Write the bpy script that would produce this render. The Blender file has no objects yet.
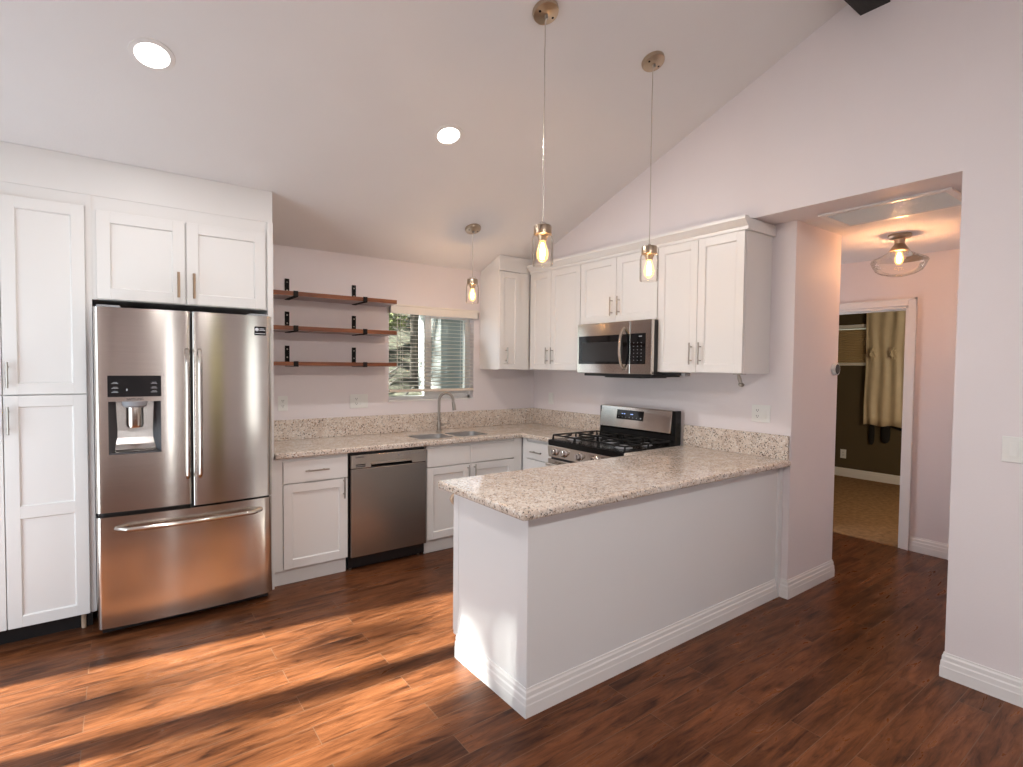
import bpy, bmesh, math, random
from mathutils import Vector, Matrix
random.seed(7)
S = bpy.context.scene
COL = S.collection
PI = math.pi

# ------------------------------------------------------------------ camera
cam_d = bpy.data.cameras.new('camera')
cam = bpy.data.objects.new('camera', cam_d); COL.objects.link(cam)
_yaw, _pit, _rol, _f = -.6342, -.0330, .0101, 534.89
_fw = Vector((-math.sin(_yaw)*math.cos(_pit), math.cos(_yaw)*math.cos(_pit), math.sin(_pit)))
_rt = Vector((math.cos(_yaw), math.sin(_yaw), 0)); _up = _rt.cross(_fw)
_r2 = _rt*math.cos(_rol) + _up*math.sin(_rol); _u2 = -_rt*math.sin(_rol) + _up*math.cos(_rol)
_m = Matrix((_r2, _u2, -_fw)).transposed().to_4x4(); _m.translation = (-3.5272, -4.3953, 1.5106)
cam.matrix_world = _m
cam_d.sensor_fit = 'HORIZONTAL'; cam_d.sensor_width = 36; cam_d.lens = _f/1023*36
cam_d.clip_start = .05
S.camera = cam

# ------------------------------------------------------------------ world, sun, daylight, fill lights, exposure
S.view_settings.view_transform = 'Standard'; S.view_settings.look = 'None'
S.view_settings.gamma = 1; S.view_settings.use_curve_mapping = False
S.view_settings.exposure = -0.24
W = bpy.data.worlds.new('world'); S.world = W; W.use_nodes = True
wn = W.node_tree.nodes; wl = W.node_tree.links; wn.clear()
sky = wn.new('ShaderNodeTexSky'); sky.sky_type = 'NISHITA'; sky.sun_disc = False
sky.sun_elevation = math.radians(31); sky.sun_rotation = math.radians(98)
wb = wn.new('ShaderNodeBackground'); wb.inputs[1].default_value = .12
wo = wn.new('ShaderNodeOutputWorld'); wl.new(sky.outputs[0], wb.inputs[0]); wl.new(wb.outputs[0], wo.inputs[0])
def lamp(name, kind, loc, energy, color=(1, 1, 1), direction=None, **k):
    d = bpy.data.lights.new(name, kind); d.energy = energy; d.color = color
    for a, b in k.items(): setattr(d, a, b)
    o = bpy.data.objects.new(name, d); COL.objects.link(o); o.location = loc
    if direction: o.rotation_euler = Vector(direction).to_track_quat('-Z', 'Y').to_euler()
    return o
SUN_E = 31
lamp('sun', 'SUN', (-12, 2, 9), 46.0, (1, .965, .92), (1, -.140, -math.tan(math.radians(SUN_E))*1.01), angle=math.radians(1.6))
lamp('daylight_glass_door', 'AREA', (-4.84, -1.53, 1.08), 33, (.72, .86, 1), (1, -.1, .12), shape='RECTANGLE', size=1.3, size_y=2.0)
lamp('daylight_front_window', 'AREA', (-.62, -6.32, 1.30), 5.5, (.93, .96, 1), (-.35, 1, .20), shape='RECTANGLE', size=.36, size_y=1.7)
lamp('daylight_sidelight', 'AREA', (-3.27, -6.32, 1.15), 5, (.95, .97, 1), (0, 1, 0), shape='RECTANGLE', size=.07, size_y=2.1)
lamp('daylight_kitchen_window', 'AREA', (-1.19, -.09, 1.62), 2.0, (.80, .90, 1), (0, -1, .55), shape='RECTANGLE', size=.8, size_y=.7)
lamp('bedroom_fill', 'AREA', (2.5, -3.8, 1.5), 34, (1, .82, .58), (.9, 1, 0), shape='RECTANGLE', size=1.2, size_y=1.0)  # added warm fill for the bedroom, no window in this wall
lamp('hall_fill', 'AREA', (1.0, -1.24, 1.0), 20, (.88, .93, 1), (.6, -1, -.25), shape='RECTANGLE', size=.8, size_y=1.6)  # cool fill added to lift the hall, no opening behind it

# ------------------------------------------------------------------ materials
def nt(name):
    m = bpy.data.materials.new(name); m.use_nodes = True
    n = m.node_tree.nodes; l = m.node_tree.links
    return m, n, l, n['Principled BSDF']
def ramp(n, l, src, stops, interp='LINEAR'):
    r = n.new('ShaderNodeValToRGB'); r.color_ramp.interpolation = interp
    e = r.color_ramp.elements
    while len(e) < len(stops): e.new(.5)
    for q, (p, c) in zip(e, stops):
        q.position = p; q.color = (*c, 1) if len(c) == 3 else c
    l.new(src, r.inputs[0]); return r
def coords(n, l, scale=(1, 1, 1), rot=(0, 0, 0)):
    g = n.new('ShaderNodeNewGeometry'); mp = n.new('ShaderNodeMapping')
    mp.inputs['Scale'].default_value = scale; mp.inputs['Rotation'].default_value = rot
    l.new(g.outputs['Position'], mp.inputs[0]); return mp.outputs[0]
def noise(n, l, vec, scale, detail=3, rough=.5, dist=0):
    t = n.new('ShaderNodeTexNoise'); t.inputs['Scale'].default_value = scale; t.inputs['Detail'].default_value = detail
    t.inputs['Roughness'].default_value = rough; t.inputs['Distortion'].default_value = dist
    l.new(vec, t.inputs['Vector']); return t
def bump(n, l, h, b, strength=.1, dist=.01):
    q = n.new('ShaderNodeBump'); q.inputs['Strength'].default_value = strength; q.inputs['Distance'].default_value = dist
    l.new(h, q.inputs['Height']); l.new(q.outputs[0], b.inputs['Normal']); return q
def mixc(n, l, fac, a, b, mode='MIX'):
    m = n.new('ShaderNodeMix'); m.data_type = 'RGBA'; m.blend_type = mode
    for s, v in ((m.inputs[0], fac), (m.inputs[6], a), (m.inputs[7], b)):
        if hasattr(v, 'links') or hasattr(v, 'is_linked'): l.new(v, s)
        elif isinstance(v, (int, float)): s.default_value = v
        else: s.default_value = (*v, 1)
    return m.outputs[2]
def plain(name, col, rough=.5, metal=0, bscale=0, bstr=0, spec=.5, vary=.04, vscale=4):
    m, n, l, b = nt(name)
    v = coords(n, l); t = noise(n, l, v, vscale, 3)
    c2 = tuple(x*(1-vary) for x in col)
    r = ramp(n, l, t.outputs[0], [(.3, c2), (.7, col)]); l.new(r.outputs[0], b.inputs['Base Color'])
    b.inputs['Roughness'].default_value = rough; b.inputs['Metallic'].default_value = metal
    b.inputs['Specular IOR Level'].default_value = spec
    if bstr:
        t2 = noise(n, l, v, bscale, 2); bump(n, l, t2.outputs[0], b, bstr, .004)
    return m
def glow(name, col, strength):
    m, n, l, b = nt(name)
    b.inputs['Base Color'].default_value = (*col, 1); b.inputs['Emission Color'].default_value = (*col, 1)
    b.inputs['Emission Strength'].default_value = strength; return m
def thin_glass(name, tint=(1, 1, 1), refl=.12, rough=.02, glowc=None, gs=0):
    m, n, l, b = nt(name); n.remove(b)
    o = [x for x in n if x.type == 'OUTPUT_MATERIAL'][0]
    t = n.new('ShaderNodeBsdfTransparent'); t.inputs[0].default_value = (*tint, 1)
    g = n.new('ShaderNodeBsdfGlossy'); g.inputs['Roughness'].default_value = rough
    lw = n.new('ShaderNodeLayerWeight'); lw.inputs[0].default_value = refl*2.2
    mul = n.new('ShaderNodeMath'); mul.operation = 'MULTIPLY'; mul.inputs[1].default_value = .75
    l.new(lw.outputs['Facing'] if False else lw.outputs['Fresnel'], mul.inputs[0])
    mx = n.new('ShaderNodeMixShader'); l.new(mul.outputs[0], mx.inputs[0]); l.new(t.outputs[0], mx.inputs[1]); l.new(g.outputs[0], mx.inputs[2])
    out = mx.outputs[0]
    if glowc:
        e = n.new('ShaderNodeEmission'); e.inputs[0].default_value = (*glowc, 1); e.inputs[1].default_value = gs
        ad = n.new('ShaderNodeAddShader'); l.new(out, ad.inputs[0]); l.new(e.outputs[0], ad.inputs[1]); out = ad.outputs[0]
    l.new(out, o.inputs[0]); return m
def steel(name, col=(.65, .605, .555), rough=.16, aniso=.8, brush=(3, 3, 260)):
    m, n, l, b = nt(name)
    v = coords(n, l, brush); t = noise(n, l, v, 1.0, 4, .6)
    r = ramp(n, l, t.outputs[0], [(.3, tuple(x*.93 for x in col)), (.7, col)]); l.new(r.outputs[0], b.inputs['Base Color'])
    b.inputs['Metallic'].default_value = 1; b.inputs['Roughness'].default_value = rough
    b.inputs['Anisotropic'].default_value = aniso; b.inputs['Anisotropic Rotation'].default_value = .25
    if aniso:
        tg = n.new('ShaderNodeTangent'); tg.direction_type = 'RADIAL'; tg.axis = 'Z'; l.new(tg.outputs[0], b.inputs['Tangent'])
    bump(n, l, t.outputs[0], b, .03, .001); return m
def wood_floor():
    m, n, l, b = nt('laminate_floor')
    v = coords(n, l)
    br = n.new('ShaderNodeTexBrick'); l.new(v, br.inputs['Vector'])
    br.offset = .37; br.offset_frequency = 2; br.squash = 1
    br.inputs['Scale'].default_value = 1; br.inputs['Brick Width'].default_value = 1.22; br.inputs['Row Height'].default_value = .127
    br.inputs['Mortar Size'].default_value = .0014; br.inputs['Mortar Smooth'].default_value = .1; br.inputs['Bias'].default_value = 0
    br.inputs['Color1'].default_value = (0, 0, 0, 1); br.inputs['Color2'].default_value = (1, 1, 1, 1); br.inputs['Mortar'].default_value = (.5, .5, .5, 1)
    # shift the grain per board so that boards differ
    sc = n.new('ShaderNodeVectorMath'); sc.operation = 'SCALE'; l.new(br.outputs['Color'], sc.inputs[0]); sc.inputs['Scale'].default_value = 7
    ad = n.new('ShaderNodeVectorMath'); ad.operation = 'ADD'; l.new(v, ad.inputs[0]); l.new(sc.outputs[0], ad.inputs[1])
    mp = n.new('ShaderNodeMapping'); mp.inputs['Scale'].default_value = (4.2, 26, 1); l.new(ad.outputs[0], mp.inputs[0])
    g1 = noise(n, l, mp.outputs[0], 1.0, 7, .62, .8)
    mp2 = n.new('ShaderNodeMapping'); mp2.inputs['Scale'].default_value = (1.7, 7, 1); l.new(ad.outputs[0], mp2.inputs[0])
    g2 = noise(n, l, mp2.outputs[0], 1.0, 4, .55, .6)
    mp3 = n.new('ShaderNodeMapping'); mp3.inputs['Scale'].default_value = (9, 120, 1); l.new(ad.outputs[0], mp3.inputs[0])
    g3 = noise(n, l, mp3.outputs[0], 1.0, 4, .6)
    c1 = ramp(n, l, g1.outputs[0], [(.28, (.034, .011, .005)), (.43, (.120, .041, .016)), (.60, (.190, .069, .028)), (.85, (.235, .095, .042))])
    c2 = ramp(n, l, g2.outputs[0], [(.30, (.42, .38, .36)), (.50, (.95, .93, .90)), (.75, (1.15, 1.12, 1.05))])
    c = mixc(n, l, 1.0, c1.outputs[0], c2.outputs[0], 'MULTIPLY')
    c3 = ramp(n, l, g3.outputs[0], [(.32, (.55, .5, .48)), (.5, (1, 1, 1))])
    c = mixc(n, l, .6, c, c3.outputs[0], 'MULTIPLY')
    c4 = ramp(n, l, br.outputs['Color'], [(0, (.86, .86, .86)), (1, (1.08, 1.07, 1.06))])
    c = mixc(n, l, 1.0, c, c4.outputs[0], 'MULTIPLY')
    c = mixc(n, l, br.outputs['Fac'], c, (.16, .085, .05))
    l.new(c, b.inputs['Base Color'])
    rr = ramp(n, l, g1.outputs[0], [(.3, (.34, .34, .34)), (.8, (.24, .24, .24))]); l.new(rr.outputs[0], b.inputs['Roughness'])
    b.inputs['Specular IOR Level'].default_value = .17
    # hand-scraped waviness along the boards
    mp4 = n.new('ShaderNodeMapping'); mp4.inputs['Scale'].default_value = (1.5, 55, 1); l.new(ad.outputs[0], mp4.inputs[0])
    g4 = noise(n, l, mp4.outputs[0], 1.0, 2, .5, .3)
    bump(n, l, g4.outputs[0], b, .12, .004)
    return m
def granite():
    m, n, l, b = nt('speckled_granite')
    v = coords(n, l)
    n1 = noise(n, l, v, 14, 5, .6, .5); n2 = noise(n, l, v, 45, 4, .65)
    base = ramp(n, l, n1.outputs[0], [(.30, (.50, .38, .29)), (.45, (.58, .46, .37)), (.58, (.70, .60, .51)), (.75, (.79, .74, .67))])
    c = mixc(n, l, .42, base.outputs[0], ramp(n, l, n2.outputs[0], [(.30, (.42, .32, .25)), (.46, (.72, .64, .55)), (.7, (.86, .83, .78))]).outputs[0])
    for sc, th, col, rad in ((125, .905, (.050, .044, .042), .52), (190, .915, (.15, .125, .11), .60), (95, .95, (.30, .19, .12), .55), (150, .91, (.82, .79, .75), .8)):
        vo = n.new('ShaderNodeTexVoronoi'); vo.inputs['Scale'].default_value = sc; vo.inputs['Randomness'].default_value = 1
        nz = noise(n, l, v, sc*1.3, 2); am = n.new('ShaderNodeVectorMath'); am.operation = 'SCALE'; am.inputs['Scale'].default_value = .012
        l.new(nz.outputs['Color'], am.inputs[0]); av = n.new('ShaderNodeVectorMath'); l.new(v, av.inputs[0]); l.new(am.outputs[0], av.inputs[1])
        l.new(av.outputs[0], vo.inputs['Vector'])
        sx = n.new('ShaderNodeSeparateColor'); l.new(vo.outputs['Color'], sx.inputs[0])
        gt = n.new('ShaderNodeMath'); gt.operation = 'GREATER_THAN'; gt.inputs[1].default_value = th; l.new(sx.outputs[0], gt.inputs[0])
        lt = n.new('ShaderNodeMath'); lt.operation = 'LESS_THAN'; lt.inputs[1].default_value = rad; l.new(vo.outputs['Distance'], lt.inputs[0])
        mu = n.new('ShaderNodeMath'); mu.operation = 'MULTIPLY'; l.new(gt.outputs[0], mu.inputs[0]); l.new(lt.outputs[0], mu.inputs[1])
        c = mixc(n, l, mu.outputs[0], c, col)
    l.new(c, b.inputs['Base Color']); b.inputs['Roughness'].default_value = .09; b.inputs['Specular IOR Level'].default_value = .55
    return m
def grainy(name, dark, mid, light, axis=0, rough=.45):
    m, n, l, b = nt(name)
    s = [40, 40, 40]; s[axis] = 3
    v = coords(n, l, tuple(s)); t = noise(n, l, v, 1, 6, .6, .6)
    r = ramp(n, l, t.outputs[0], [(.3, dark), (.5, mid), (.72, light)]); l.new(r.outputs[0], b.inputs['Base Color'])
    b.inputs['Roughness'].default_value = rough; bump(n, l, t.outputs[0], b, .08, .002); return m
M = {}
M['wall'] = plain('wall_paint', (.80, .745, .752), .6, 0, 130, .10, .3, .02, 3)
M['ceil'] = plain('ceiling_paint', (.80, .785, .785), .75, 0, 110, .12, .2, .02, 3)
M['cab'] = plain('cabinet_paint', (.80, .785, .765), .34, 0, 0, 0, .5, .015, 2)
M['pen'] = plain('peninsula_paint', (.78, .775, .775), .38, 0, 0, 0, .5, .015, 2)
M['trim'] = plain('trim_paint', (.82, .80, .785), .35, 0, 0, 0, .5, .015, 2)
M['plate'] = plain('switch_plastic', (.82, .82, .79), .35)
M['slot'] = plain('slot_dark', (.05, .05, .05), .5)
M['floor'] = wood_floor()
M['granite'] = granite()
M['steel'] = steel('brushed_stainless')
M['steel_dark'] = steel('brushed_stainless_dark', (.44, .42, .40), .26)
M['sink'] = steel('sink_stainless', (.72, .71, .70), .42, 0, (60, 60, 60))
M['nickel'] = plain('brushed_nickel', (.42, .385, .345), .32, 1)
M['bronze'] = plain('warm_nickel', (.50, .40, .30), .3, 1)
M['chrome'] = plain('chrome', (.7, .7, .7), .12, 1)
M['black'] = plain('black_plastic', (.012, .012, .013), .35)
M['blackglass'] = plain('black_glass', (.006, .006, .007), .06)
M['smoke'] = plain('smoked_mesh', (.022, .020, .020), .25)
M['enamel'] = plain('black_enamel', (.006, .006, .006), .2, 0, 0, 0, .25)
M['iron'] = plain('cast_iron', (.008, .008, .008), .55, 0, 200, .1, .25)
M['blackmetal'] = plain('black_steel', (.009, .008, .008), .7, 0, 0, 0, .2)
M['greyplastic'] = plain('grey_plastic', (.30, .31, .33), .45)
M['darkgrey'] = plain('dark_grey', (.07, .07, .075), .5)
M['shelf'] = grainy('stained_pine', (.07, .018, .006), (.18, .052, .016), (.29, .100, .034), 0)
M['pale'] = plain('underside_sheen', (.46, .40, .41), .5)  # wall sheen on the shelf undersides, put into their colour
M['tan'] = plain('tan_wood', (.55, .40, .28), .5)
M['beam'] = grainy('dark_stained_beam', (.006, .005, .005), (.012, .010, .009), (.02, .017, .015), 0, .6)
M['vinyl'] = plain('vinyl_frame', (.82, .83, .83), .3)
M['slat'] = plain('blind_slat', (.80, .75, .68), .45)
M['rail'] = plain('blind_rail', (.74, .64, .54), .5)
M['glass'] = thin_glass('window_glass', (.93, .97, .96), .06)
M['shade'] = thin_glass('lamp_glass', (.99, .975, .955), .085, .02, (1, .6, .3), .02)
M['bulb'] = thin_glass('bulb_glass', (1, .93, .8), .05, .05, (1, .62, .22), .9)
M['filament'] = glow('filament', (1, .66, .28), 30)
M['can'] = glow('downlight_lens', (1, .97, .93), 9)
M['cord'] = plain('clear_cord', (.55, .50, .45), .3, .6)
M['screen'] = None
m, n, l, b = nt('insect_screen'); n.remove(b)
o = [x for x in n if x.type == 'OUTPUT_MATERIAL'][0]; t = n.new('ShaderNodeBsdfTransparent'); d = n.new('ShaderNodeBsdfDiffuse')
d.inputs[0].default_value = (.42, .47, .48, 1); mx = n.new('ShaderNodeMixShader')
wv = n.new('ShaderNodeTexNoise'); wv.inputs['Scale'].default_value = 3; rp = ramp(n, l, wv.outputs[0], [(.3, (.5, .5, .5)), (.7, (.6, .6, .6))])
l.new(coords(n, l), wv.inputs['Vector']); l.new(rp.outputs[0], mx.inputs[0]); l.new(t.outputs[0], mx.inputs[1]); l.new(d.outputs[0], mx.inputs[2]); l.new(mx.outputs[0], o.inputs[0])
M['screen'] = m
M['carpet'] = plain('bedroom_carpet', (.34, .20, .10), .95, 0, 90, .6, .1, .35, 22)
M['olive'] = plain('bedroom_wall_paint', (.105, .080, .045), .7, 0, 100, .1, .2, .03, 3)
M['mark'] = plain('pale_print', (.60, .62, .66), .5)
M['print'] = plain('dark_print', (.05, .05, .06), .5)
M['led'] = glow('display_led', (.35, .5, 1), 1.2)

# ------------------------------------------------------------------ mesh builder
ORG = {}
class MB:
    def __init__(s): s.bm = bmesh.new(); s.done = 0
    def paint(s, mi):
        """give the faces added since the last call material slot mi"""
        s.bm.faces.ensure_lookup_table()
        for f_ in s.bm.faces[s.done:]: f_.material_index = mi
        s.done = len(s.bm.faces); return s
    def hexa(s, c):
        v = [s.bm.verts.new(p) for p in c]
        for f in ((0, 3, 2, 1), (4, 5, 6, 7), (0, 1, 5, 4), (1, 2, 6, 5), (2, 3, 7, 6), (3, 0, 4, 7)): s.bm.faces.new([v[i] for i in f])
        return s
    def box(s, x0, x1, y0, y1, z0, z1):
        x0, x1 = sorted((x0, x1)); y0, y1 = sorted((y0, y1)); z0, z1 = sorted((z0, z1))
        return s.hexa([(x0, y0, z0), (x1, y0, z0), (x1, y1, z0), (x0, y1, z0), (x0, y0, z1), (x1, y0, z1), (x1, y1, z1), (x0, y1, z1)])
    def prism(s, poly, axis, lo, hi):
        def P(a, b, t): return {'x': (t, a, b), 'y': (a, t, b), 'z': (a, b, t)}[axis]
        A = [s.bm.verts.new(P(a, b, lo)) for a, b in poly]; B = [s.bm.verts.new(P(a, b, hi)) for a, b in poly]
        n = len(poly); s.bm.faces.new(A); s.bm.faces.new(B)
        for i in range(n): s.bm.faces.new((A[i], A[(i+1) % n], B[(i+1) % n], B[i]))
        return s
    def tube(s, pts, r, seg=10, caps=True):
        pts = [Vector(p) for p in pts]; rs = r if isinstance(r, (list, tuple)) else [r]*len(pts)
        rings = []; prev = None
        for i, p in enumerate(pts):
            a = pts[max(i-1, 0)]; b = pts[min(i+1, len(pts)-1)]; t = (b-a).normalized()
            if prev is None:
                u = t.cross(Vector((0, 0, 1)))
                if u.length < 1e-3: u = t.cross(Vector((1, 0, 0)))
            else: u = prev - t*prev.dot(t)
            u.normalize(); prev = u; w = t.cross(u)
            rings.append([s.bm.verts.new(p + (u*math.cos(2*PI*k/seg) + w*math.sin(2*PI*k/seg))*rs[i]) for k in range(seg)])
        for A, B in zip(rings, rings[1:]):
            for k in range(seg): s.bm.faces.new((A[k], A[(k+1) % seg], B[(k+1) % seg], B[k]))
        if caps: s.bm.faces.new(rings[0]); s.bm.faces.new(rings[-1])
        return s
    def lathe(s, prof, loc=(0, 0, 0), axis=(0, 0, 1), seg=28, close=False):
        q = Vector((0, 0, 1)).rotation_difference(Vector(axis).normalized()).to_matrix(); loc = Vector(loc); rings = []
        for r, h in prof:
            if r < 1e-5: rings.append([s.bm.verts.new(loc + q @ Vector((0, 0, h)))])
            else: rings.append([s.bm.verts.new(loc + q @ Vector((r*math.cos(2*PI*k/seg), r*math.sin(2*PI*k/seg), h))) for k in range(seg)])
        for A, B in zip(rings, rings[1:]):
            for k in range(seg):
                j = (k+1) % seg
                if len(A) == 1 and len(B) == 1: continue
                if len(A) == 1: s.bm.faces.new((A[0], B[k], B[j]))
                elif len(B) == 1: s.bm.faces.new((A[k], A[j], B[0]))
                else: s.bm.faces.new((A[k], A[j], B[j], B[k]))
        return s
    def sweep(s, path, prof, flip=1):
        """profile (d, z) swept along a horizontal polyline with mitred corners; d grows to the right of travel"""
        path = [Vector(p) for p in path]; rings = []
        for i, p in enumerate(path):
            ns = []
            for a, b in ((i-1, i), (i, i+1)):
                if a >= 0 and b < len(path):
                    t = (path[b]-path[a]); t.z = 0; t.normalize(); ns.append(Vector((t.y, -t.x, 0))*flip)
            m = ns[0] if len(ns) == 1 else (ns[0]+ns[1])/(1+ns[0].dot(ns[1]))
            rings.append([s.bm.verts.new(p + m*d + Vector((0, 0, z))) for d, z in prof])
        k = len(prof)
        for A, B in zip(rings, rings[1:]):
            for j in range(k): s.bm.faces.new((A[j], A[(j+1) % k], B[(j+1) % k], B[j]))
        s.bm.faces.new(rings[0]); s.bm.faces.new(rings[-1]); return s
    def quad(s, *c): s.bm.faces.new([s.bm.verts.new(p) for p in c]); return s
    def build(s, name, mat, parent=None, smooth=False, bevel=0, seg=2, ang=35, solid=0, **props):
        bmesh.ops.recalc_face_normals(s.bm, faces=s.bm.faces)
        me = bpy.data.meshes.new(name)
        org = ORG.get(parent.name) if parent else None
        if org is None and parent is not None: org = Vector((0, 0, 0))
        if parent is None:
            xs = [v.co for v in s.bm.verts]
            org = Vector(((min(v.x for v in xs)+max(v.x for v in xs))/2, (min(v.y for v in xs)+max(v.y for v in xs))/2, min(v.z for v in xs)))
        bmesh.ops.translate(s.bm, verts=s.bm.verts, vec=-org)
        s.bm.to_mesh(me); s.bm.free()
        if smooth:
            me.shade_smooth(); me.set_sharp_from_angle(angle=math.radians(ang))
        for x in (mat if isinstance(mat, (list, tuple)) else [mat]): me.materials.append(x)
        o = bpy.data.objects.new(name, me); COL.objects.link(o)
        if parent: o.parent = parent
        else: o.location = org
        ORG[o.name] = org
        if solid:
            q = o.modifiers.new('solid', 'SOLIDIFY'); q.thickness = solid; q.offset = 0
        if bevel:
            q = o.modifiers.new('bevel', 'BEVEL'); q.width = bevel; q.segments = seg; q.limit_method = 'ANGLE'; q.angle_limit = math.radians(30)
        for k, v in props.items(): o[k] = v
        return o
def thing(name, label, cat, loc, group=None):
    o = bpy.data.objects.new(name, None); COL.objects.link(o); o.location = loc; o.empty_display_size = .1
    o['label'] = label; o['category'] = cat
    if group: o['group'] = group
    ORG[o.name] = Vector(loc); return o
def tag(o, label, cat, group=None):
    o['label'] = label; o['category'] = cat
    if group: o['group'] = group
    return o
def struct(o): o['kind'] = 'structure'; return o
def carve(o, boxes):
    """cut boxes (world coordinates) out of o and bake the result into its mesh"""
    org = ORG[o.name]; tmp = []
    for bx in boxes:
        c = MB(); c.box(*bx[:6])
        bmesh.ops.recalc_face_normals(c.bm, faces=c.bm.faces)
        if len(bx) > 6:
            vert = [e for e in c.bm.edges if abs((e.verts[0].co-e.verts[1].co).normalized().z) > .9]
            bmesh.ops.bevel(c.bm, geom=vert, offset=bx[6], segments=5, affect='EDGES', profile=.5)
        bmesh.ops.translate(c.bm, verts=c.bm.verts, vec=-org)
        me = bpy.data.meshes.new('cut'); c.bm.to_mesh(me); c.bm.free()
        k = bpy.data.objects.new('cut', me); COL.objects.link(k); k.parent = o.parent
        if not o.parent: k.location = org
        q = o.modifiers.new('bool', 'BOOLEAN'); q.object = k; q.operation = 'DIFFERENCE'; q.solver = 'EXACT'; tmp.append(k)
    dg = bpy.context.evaluated_depsgraph_get(); dg.update()
    me = bpy.data.meshes.new_from_object(o.evaluated_get(dg)); o.modifiers.clear()
    old = o.data; o.data = me; bpy.data.meshes.remove(old)
    for k in tmp:
        d = k.data; bpy.data.objects.remove(k); bpy.data.meshes.remove(d)
    return o
def text(name, s, parent, size, loc, xdir, zdir, mat, align='CENTER'):
    c = bpy.data.curves.new(name, 'FONT'); c.body = s; c.size = size; c.align_x = align; c.align_y = 'CENTER'; c.extrude = .0004
    t = bpy.data.objects.new(name, c); COL.objects.link(t)
    dg = bpy.context.evaluated_depsgraph_get(); dg.update(); me = bpy.data.meshes.new_from_object(t.evaluated_get(dg))
    bpy.data.objects.remove(t); bpy.data.curves.remove(c)
    x = Vector(xdir).normalized(); y = Vector(zdir).normalized(); z = x.cross(y)
    R = Matrix((x, y, z)).transposed().to_4x4(); R.translation = Vector(loc) - ORG[parent.name]
    me.transform(R); me.materials.clear(); me.materials.append(mat)
    o = bpy.data.objects.new(name, me); COL.objects.link(o); o.parent = parent; ORG[o.name] = ORG[parent.name]; return o

# ------------------------------------------------------------------ room shell
SL = .362
RY, Z0 = -3.185, 2.42                       # ridge line, height of the low side
RZ = Z0 - SL*RY
def cz(y): return Z0 - SL*y if y >= RY else RZ + SL*(y-RY)
XL, YF = -4.90, 2*RY                       # left wall, front wall (behind the camera)
T = .12
f = MB(); f.box(XL-T, 1.80, YF-T, T, -.10, 0); struct(f.build('floor', M['floor']))
f = MB(); f.box(1.80, 4.9, -4.2, .6, -.10, 0.004); struct(f.build('floor_bedroom', M['carpet']))
c = MB(); c.prism([(T, cz(T)), (RY, RZ), (YF-T, cz(YF-T)), (YF-T, cz(YF-T)+.15), (RY, RZ+.15), (T, cz(T)+.15)], 'x', XL-T, T)
struct(c.build('ceiling', M['ceil']))
# back wall with the window opening
WX0, WX1, WZ0, WZ1 = -1.625, -.752, 1.195, 2.02
w = MB(); w.prism([(0, 0), (T+.02, 0), (T+.02, cz(T+.02)+.02), (0, cz(0)+.02)], 'x', XL-T, T)
o = struct(w.build('wall_back', M['wall'])); carve(o, [(WX0, WX1, -.3, .4, WZ0, WZ1)])
# right wall (range wall) with the header over the hall opening, and the stub end
HZ = 2.465; BK = -.2605                     # underside and face of the bulkhead that carries on the near wall's plane
w = MB()
w.prism([(0, 0), (-2.68, 0), (-2.68, HZ), (-.13, HZ), (0, cz(0))], 'x', 0, T)
w.prism([(-.13, HZ), (-3.58, HZ), (-3.58, cz(-3.58)), (RY, RZ), (-.13, cz(-.13))], 'x', BK, T)
w.box(T, .65, -2.68, -2.50, 0, HZ)
struct(w.build('wall_right', M['wall']))
w = MB(); w.prism([(-3.58, 0), (YF-T, 0), (YF-T, cz(YF-T)), (-3.58, cz(-3.58))], 'x', -.26, -.14)
w.box(-.14, 1.80, -3.58, -3.70, 0, HZ)
w.box(-.14, T, -3.58, -3.70, HZ, cz(-3.70))
struct(w.build('wall_near_right', M['wall']))
w = MB(); w.box(.53, .65, -2.50, -1.1, 0, HZ); struct(w.build('wall_hall_left', M['wall']))
w = MB(); w.box(.65, 1.80, -1.2, -1.1, 0, HZ); struct(w.build('wall_hall_back', M['wall']))
w = MB(); w.box(T, 1.92, -3.70, -1.1, HZ, HZ+.08); struct(w.build('ceiling_hall', M['ceil']))
# far wall of the hall with the bedroom doorway
HX = 1.80; DY0, DY1, DZ = -2.742, -1.96, 2.045
w = MB(); w.box(HX, HX+T, -3.70, DY0, 0, HZ); w.box(HX, HX+T, DY1, -1.1, 0, HZ); w.box(HX, HX+T, DY0, DY1, DZ, HZ)
struct(w.build('wall_hall_far', M['wall']))
# left wall with the glass door opening, front wall with the window opening (both outside the picture)
GY0, GY1, GZ = -2.20, -.86, 2.14
w = MB(); w.prism([(T, 0), (YF-T, 0), (YF-T, cz(YF-T)), (RY, RZ), (T, cz(T))], 'x', XL-T, XL)
o = struct(w.build('wall_left', M['wall'])); carve(o, [(XL-.5, XL+.5, GY0, GY1, -.05, GZ)])
w = MB(); w.box(XL-T, -.14, YF-T, YF, 0, 2.45)
o = struct(w.build('wall_front', M['wall'])); carve(o, [(-.84, -.42, YF-.5, YF+.5, .4, 2.2), (-3.35, -3.19, YF-.5, YF+.5, .08, 2.24)])
# bedroom shell
BX = 4.70
w = MB(); w.box(BX, BX+.1, -4.2, .6, 0, 2.6); o = struct(w.build('wall_bedroom_far', M['olive'])); carve(o, [(BX-.3, BX+.4, -1.80, -.35, 1.57, 2.10)])
w = MB(); w.box(1.92, BX, .5, .6, 0, 2.6); w.box(1.92, BX, -4.2, -4.1, 0, 2.6); w.box(1.80, 1.92, -4.2, -3.7, 0, 2.6); w.box(1.80, 1.92, -1.1, .6, 0, 2.6); w.box(1.80, 1.92, -3.7, -1.1, HZ+.0805, 2.6)
struct(w.build('wall_bedroom_side', M['olive']))
w = MB(); w.box(1.92, BX, -4.2, .6, 2.48, 2.6); struct(w.build('ceiling_bedroom', M['ceil']))
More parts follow.
